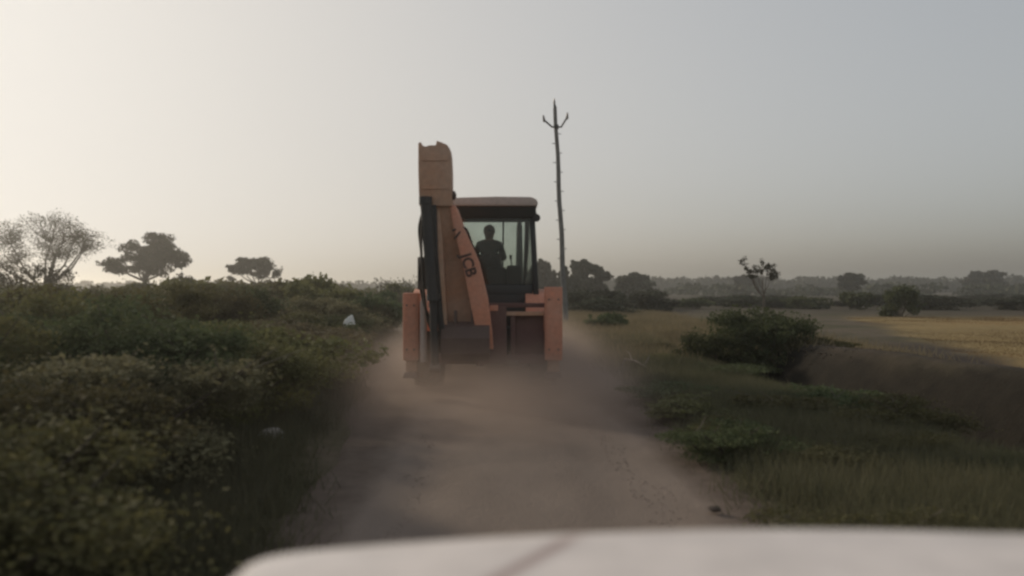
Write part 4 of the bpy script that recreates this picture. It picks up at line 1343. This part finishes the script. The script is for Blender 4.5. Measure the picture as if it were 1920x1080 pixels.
for k in range(16):
    d = rs.uniform(46, 72); x = at(rs.uniform(1075, 1235), d)
    put_shrub(FARS[k % 4], 'scrub_bush', (x, d, gz(x, d) - .05), (rs.uniform(.9, 1.3), rs.uniform(.9, 1.3), rs.uniform(.5, .85)), rs.uniform(0, 6.28), LEAF_FAR, LS, 'scrub under the pole trees')
LF = 'far dark hedge bush lining the back of the right-hand fields'
for k in range(34):
    d = rs.uniform(56, 95); x = at(rs.uniform(1250, 1990), d)
    put_shrub(FARS[k % 4], 'scrub_bush', (x, d, gz(x, d) - .05), (rs.uniform(1.2, 2.0), rs.uniform(.9, 1.3), rs.uniform(.30, .58)), rs.uniform(-.3, .3), LEAF_FAR, LF, 'bushes at the back of the right-hand fields')

# far woods: one hazy mass each
def wood(name, x0, x1, d, hmin, hmax, n, label, seed, leaf=0.9, per=160):
    rs_ = np.random.RandomState(seed); Ps = []
    for k in range(n):
        x = x0 + (x1 - x0) * (k + rs_.rand()) / n; yy = d + rs_.uniform(-18, 18); h = rs_.uniform(hmin, hmax); w = rs_.uniform(4, 8)
        cs = [(x + rs_.uniform(-w, w) * .5, yy + rs_.uniform(-w, w) * .5, h * rs_.uniform(.05, .78)) for _ in range(7)]
        Ps.append(clump_points(cs, [[w * .45, w * .45, h * .26]] * 7, per, rs_, .2))
    P = np.concatenate(Ps); P[:, 2] = np.maximum(P[:, 2], .3)
    V_, F_ = leaf_quads(P, leaf, rs_)
    o = link_mesh(name, np_mesh(name, V_, F_), LEAF_FAR); tag(o, label, 'woods', None, 'stuff')
    return o
wood('far_woods', 35, 420, 310, 5.0, 6.1, 230, 'hazy grey line of far woods along the right horizon', 1, 1.0, 240)
wood('far_woods', -320, 45, 310, 3.0, 4.4, 110, 'faint line of far woods behind the left hedge', 2, 1.0, 200)
wood('far_woods', 35, 260, 180, 1.6, 2.9, 80, 'darker line of bushes in front of the hazy right woods', 3, .6, 160)

# ------------------------------------------------------------------ grass, stubble, clods: uncountable cover
def blades(name, pts, h0, h1, w, mat, label, cat, seed, lean=0.5):
    rs_ = np.random.RandomState(seed); n = len(pts)
    P = np.asarray(pts, float)
    a = rs_.uniform(0, 6.283, n); s = np.stack([np.cos(a), np.sin(a), np.zeros(n)], 1)
    h = rs_.uniform(h0, h1, n)[:, None]
    l = rs_.normal(size=(n, 3)) * lean; l[:, 2] = 1; l /= np.linalg.norm(l, axis=1)[:, None]
    V_ = np.stack([P - s * w, P + s * w, P + l * h], 1).reshape(-1, 3)
    me = np_mesh(name, V_, np.arange(3 * n).reshape(-1, 3))
    o = link_mesh(name, me, mat); tag(o, label, cat, None, 'stuff'); return o
def scatter(n, seed, fx, y0, y1, power=1.0, clump=0.0):
    rs_ = np.random.RandomState(seed)
    yy = y0 + (y1 - y0) * rs_.rand(n) ** power
    xx = fx(yy, rs_)
    if clump:
        nc = max(1, n // 60); c = rs_.randint(0, nc, n)
        xx = xx[c] + rs_.normal(size=n) * clump; yy = yy[c] + rs_.normal(size=n) * clump
    return np.stack([xx, yy, height(xx, yy) - .01], 1)
blades('verge_grass', scatter(190000, 1, lambda y, r: road_c(y) + road_hw(y) + .42 + (2.2) * r.rand(len(y)) ** .8, 3, 26, 1.6, .22), .06, .28, .005, VERGEGRASS, 'short dull green grass on the right verge', 'grass', 1)
blades('dry_grass', scatter(60000, 2, lambda y, r: road_c(y) + road_hw(y) + .3 + 6.5 * r.rand(len(y)), 17, 52, 1.2, .5), .10, .38, .012, DRYGRASS, 'dry brownish grass in the rough field right of the road', 'grass', 2)
blades('hedge_grass', scatter(70000, 3, lambda y, r: left_edge(y) + .12 - 1.2 * r.rand(len(y)) ** 1.4, 3, 26, 1.5, .18), .06, .30, .006, VERGEGRASS, 'mixed weeds at the foot of the left hedge', 'grass', 3)
_e = lambda y: 8.6 + np.clip((y - 14) * .27, -.6, 60)
blades('stubble', scatter(70000, 4, lambda y, r: _e(y) + .3 + (y * .45 + 3) * r.rand(len(y)), 9, 44, 1.1), .03, .10, .010, GOLD, 'golden cut stubble covering the field on the right', 'stubble', 4, .3)

def clods(name, n, seed, fx, y0, y1, r0, r1, mat, label, power=1.4):
    rs_ = np.random.RandomState(seed)
    P = scatter(n, seed, fx, y0, y1, power)
    ico = np.array([(0, 0, 1), (.9, 0, .1), (0, .9, .1), (-.9, 0, .1), (0, -.9, .1), (0, 0, -.8)])
    fc = np.array([(0, 1, 2), (0, 2, 3), (0, 3, 4), (0, 4, 1), (5, 2, 1), (5, 3, 2), (5, 4, 3), (5, 1, 4)])
    r = (rs_.uniform(0, 1, n) ** 3 * (r1 - r0) + r0)[:, None, None]
    J = ico[None] * r * rs_.uniform(.6, 1.3, (n, 6, 3)) * np.array([1, 1, .6])
    a = rs_.uniform(0, 6.28, n); c, s = np.cos(a)[:, None], np.sin(a)[:, None]
    J = np.stack([J[..., 0] * c - J[..., 1] * s, J[..., 0] * s + J[..., 1] * c, J[..., 2]], -1)
    V_ = (P[:, None, :] + J + np.array([0, 0, .02])).reshape(-1, 3)
    F_ = (fc[None] + (np.arange(n) * 6)[:, None, None]).reshape(-1, 3)
    o = link_mesh(name, np_mesh(name, V_, F_), mat); tag(o, label, 'clods', None, 'stuff'); return o
clods('road_clods', 5200, 21, lambda y, r: road_c(y) + road_hw(y) * np.where(r.rand(len(y)) < .5, -1, 1) * r.uniform(.55, 1.18, len(y)), 4, 30, .008, .06, ROADCLOD, 'loose clods and pebbles along both edges of the dirt road')
clods('plough_clods', 900, 22, lambda y, r: road_c(y) + r.uniform(5.9, 8.8, len(y)), 7, 22, .015, .10, CLODM, 'turned clods of earth on the bank beside the golden field', 1.0)

# ------------------------------------------------------------------ stones and fallen branch
def stone(name, loc, s, seed, mat, label, rot=0):
    rs_ = np.random.RandomState(seed); bm = bmesh.new()
    bmesh.ops.create_icosphere(bm, subdivisions=3, radius=1)
    for v in bm.verts:
        d = v.co.normalized(); k = 1
        for q in range(9):
            ax = Vector(np.random.RandomState(seed * 31 + q).normal(size=3)).normalized(); t = d.dot(ax)
            if t > .72: k = min(k, .72 / t)
        v.co = d * k * (1 + .04 * math.sin(d.x * 9 + seed) * math.sin(d.y * 8))
    for f in bm.faces: f.smooth = True
    me = bpy.data.meshes.new(name); bm.to_mesh(me); bm.free()
    me.set_sharp_from_angle(angle=R(30))
    o = link_mesh(name, me, mat); o.location = loc; o.scale = s; o.rotation_euler = (0, 0, rot)
    tag(o, label, 'stone'); return o
x_ = at(655, 19)
stone('white_stone', (x_, 19, gz(x_, 19) + .38), (.15, .13, .44), 12, WHITESTONE, 'upright white stone standing at the edge of the left hedge', .3)
x_ = at(648, 15.2); stone('flat_stone', (x_, 15.2, gz(x_, 15.2) + .06), (.30, .22, .11), 4, STONE, 'flat pale stone on the left road edge near the stabiliser', .2)
x_ = at(512, 8.4); stone('flat_stone', (x_, 8.4, gz(x_, 8.4) + .05), (.17, .14, .11), 5, STONE, 'pale stone at the foot of the hedge on the near left', .7)
x_ = at(1335, 15.5); stone('flat_stone', (x_, 15.5, gz(x_, 15.5) + .05), (.22, .16, .06), 6, CLODM, 'low pale stone in the grass right of the fallen branch', .1)
x_ = at(1340, 5.95); stone('flat_stone', (x_, 5.95, rz(x_, 5.95) + .03), (.055, .04, .022), 8, CLODM, 'small flat stone on the right road edge near the bonnet', .1)
D_ = 16.2
def gp(pxx, d, dz=0.0): xx = at(pxx, d); return Vector((xx, d, rz(xx, d) + dz))
br = empty('fallen_branch', gp(1180, D_))
mb = MB(); o_ = Vector(br.location)
mb.tube([gp(1163, 16.2, .04) - o_, gp(1172, 16.0, .20) - o_, gp(1190, 15.8, .17) - o_, gp(1206, 15.5, .10) - o_, gp(1226, 15.2, .03) - o_], [.012, .02, .022, .018, .010], 7)
mb.build('limb', DEADWOOD, br, smooth=True)
for pts in ([(1172, 16.0, .20), (1168, 15.9, .12), (1170, 15.7, .02)], [(1186, 15.8, .17), (1180, 16.1, .30), (1172, 16.3, .33)], [(1206, 15.5, .10), (1215, 15.6, .2), (1218, 15.7, .27)]):
    mb = MB(); mb.tube([gp(*p) - o_ for p in pts], [.012, .009, .004], 6); mb.build('twig', DEADWOOD, br, smooth=True)
tag(br, 'pale forked dry branch fallen on the right edge of the road', 'branch')

# ------------------------------------------------------------------ air: haze and the dust thrown up by the wheels
hm, hn, ho = nodes_of('haze_air')
pv = hn.nodes.new('ShaderNodeVolumePrincipled')
pv.inputs['Color'].default_value = (0.80, 0.79, 0.75, 1)
pv.inputs['Density'].default_value = 0.0014
pv.inputs['Anisotropy'].default_value = 0.7
hn.links.new(pv.outputs[0], ho.inputs['Volume'])
mb = MB(); mb.box(-1850, 1850, -1850, 1850, -2.2, 13.5)
hz_ = mb.build('haze', hm); tag(hz_, kind='stuff')

dm, dn, do = nodes_of('dust_air')
pv = dn.nodes.new('ShaderNodeVolumePrincipled')
pv.inputs['Color'].default_value = (0.56, 0.455, 0.39, 1)
pv.inputs['Anisotropy'].default_value = 0.3
tc = dn.nodes.new('ShaderNodeTexCoord')
sx = dn.nodes.new('ShaderNodeSeparateXYZ'); dn.links.new(tc.outputs['Object'], sx.inputs[0])
def mth(op, a, b=None, c=None):
    n = dn.nodes.new('ShaderNodeMath'); n.operation = op
    for k, s in enumerate((a, b, c)):
        if s is None: continue
        if hasattr(s, 'links'): dn.links.new(s, n.inputs[k])
        else: n.inputs[k].default_value = s
    return n.outputs[0]
def mrange(v, a, b, c, d):
    n = dn.nodes.new('ShaderNodeMapRange'); n.interpolation_type = 'SMOOTHSTEP'
    dn.links.new(v, n.inputs['Value'])
    for k, q in zip(('From Min', 'From Max', 'To Min', 'To Max'), (a, b, c, d)): n.inputs[k].default_value = q
    return n.outputs[0]
fz = mrange(sx.outputs[2], 0.0, 1.25, 1.0, 0.0)
fz = mth('POWER', fz, 1.6)
fx = mrange(mth('ABSOLUTE', sx.outputs[0]), 0.7, 2.6, 1.0, 0.0)
fy1 = mrange(sx.outputs[1], -6.0, -1.0, 0.0, 1.0); fy2 = mrange(sx.outputs[1], 8.0, 15.0, 1.0, 0.0)
nn = noise(dn, tc.outputs['Object'], 0.8, 3, 0.55)
nn = mrange(nn, 0.32, 0.70, 0.15, 1.0)
den = mth('MULTIPLY', mth('MULTIPLY', fz, fx), mth('MULTIPLY', mth('MULTIPLY', fy1, fy2), nn))
den = mth('MULTIPLY', den, 1.25)
dn.links.new(den, pv.inputs['Density'])
dn.links.new(pv.outputs[0], do.inputs['Volume'])
mb = MB(); mb.box(-2.7, 2.7, -6.1, 15.1, 0.0, 1.3)
dust = mb.build('dust_cloud', dm); dust.location = (-0.35, 13.2, -0.05)
tag(dust, 'thin cloud of brown dust hanging over the road round the backhoe wheels', 'dust', None, 'stuff')
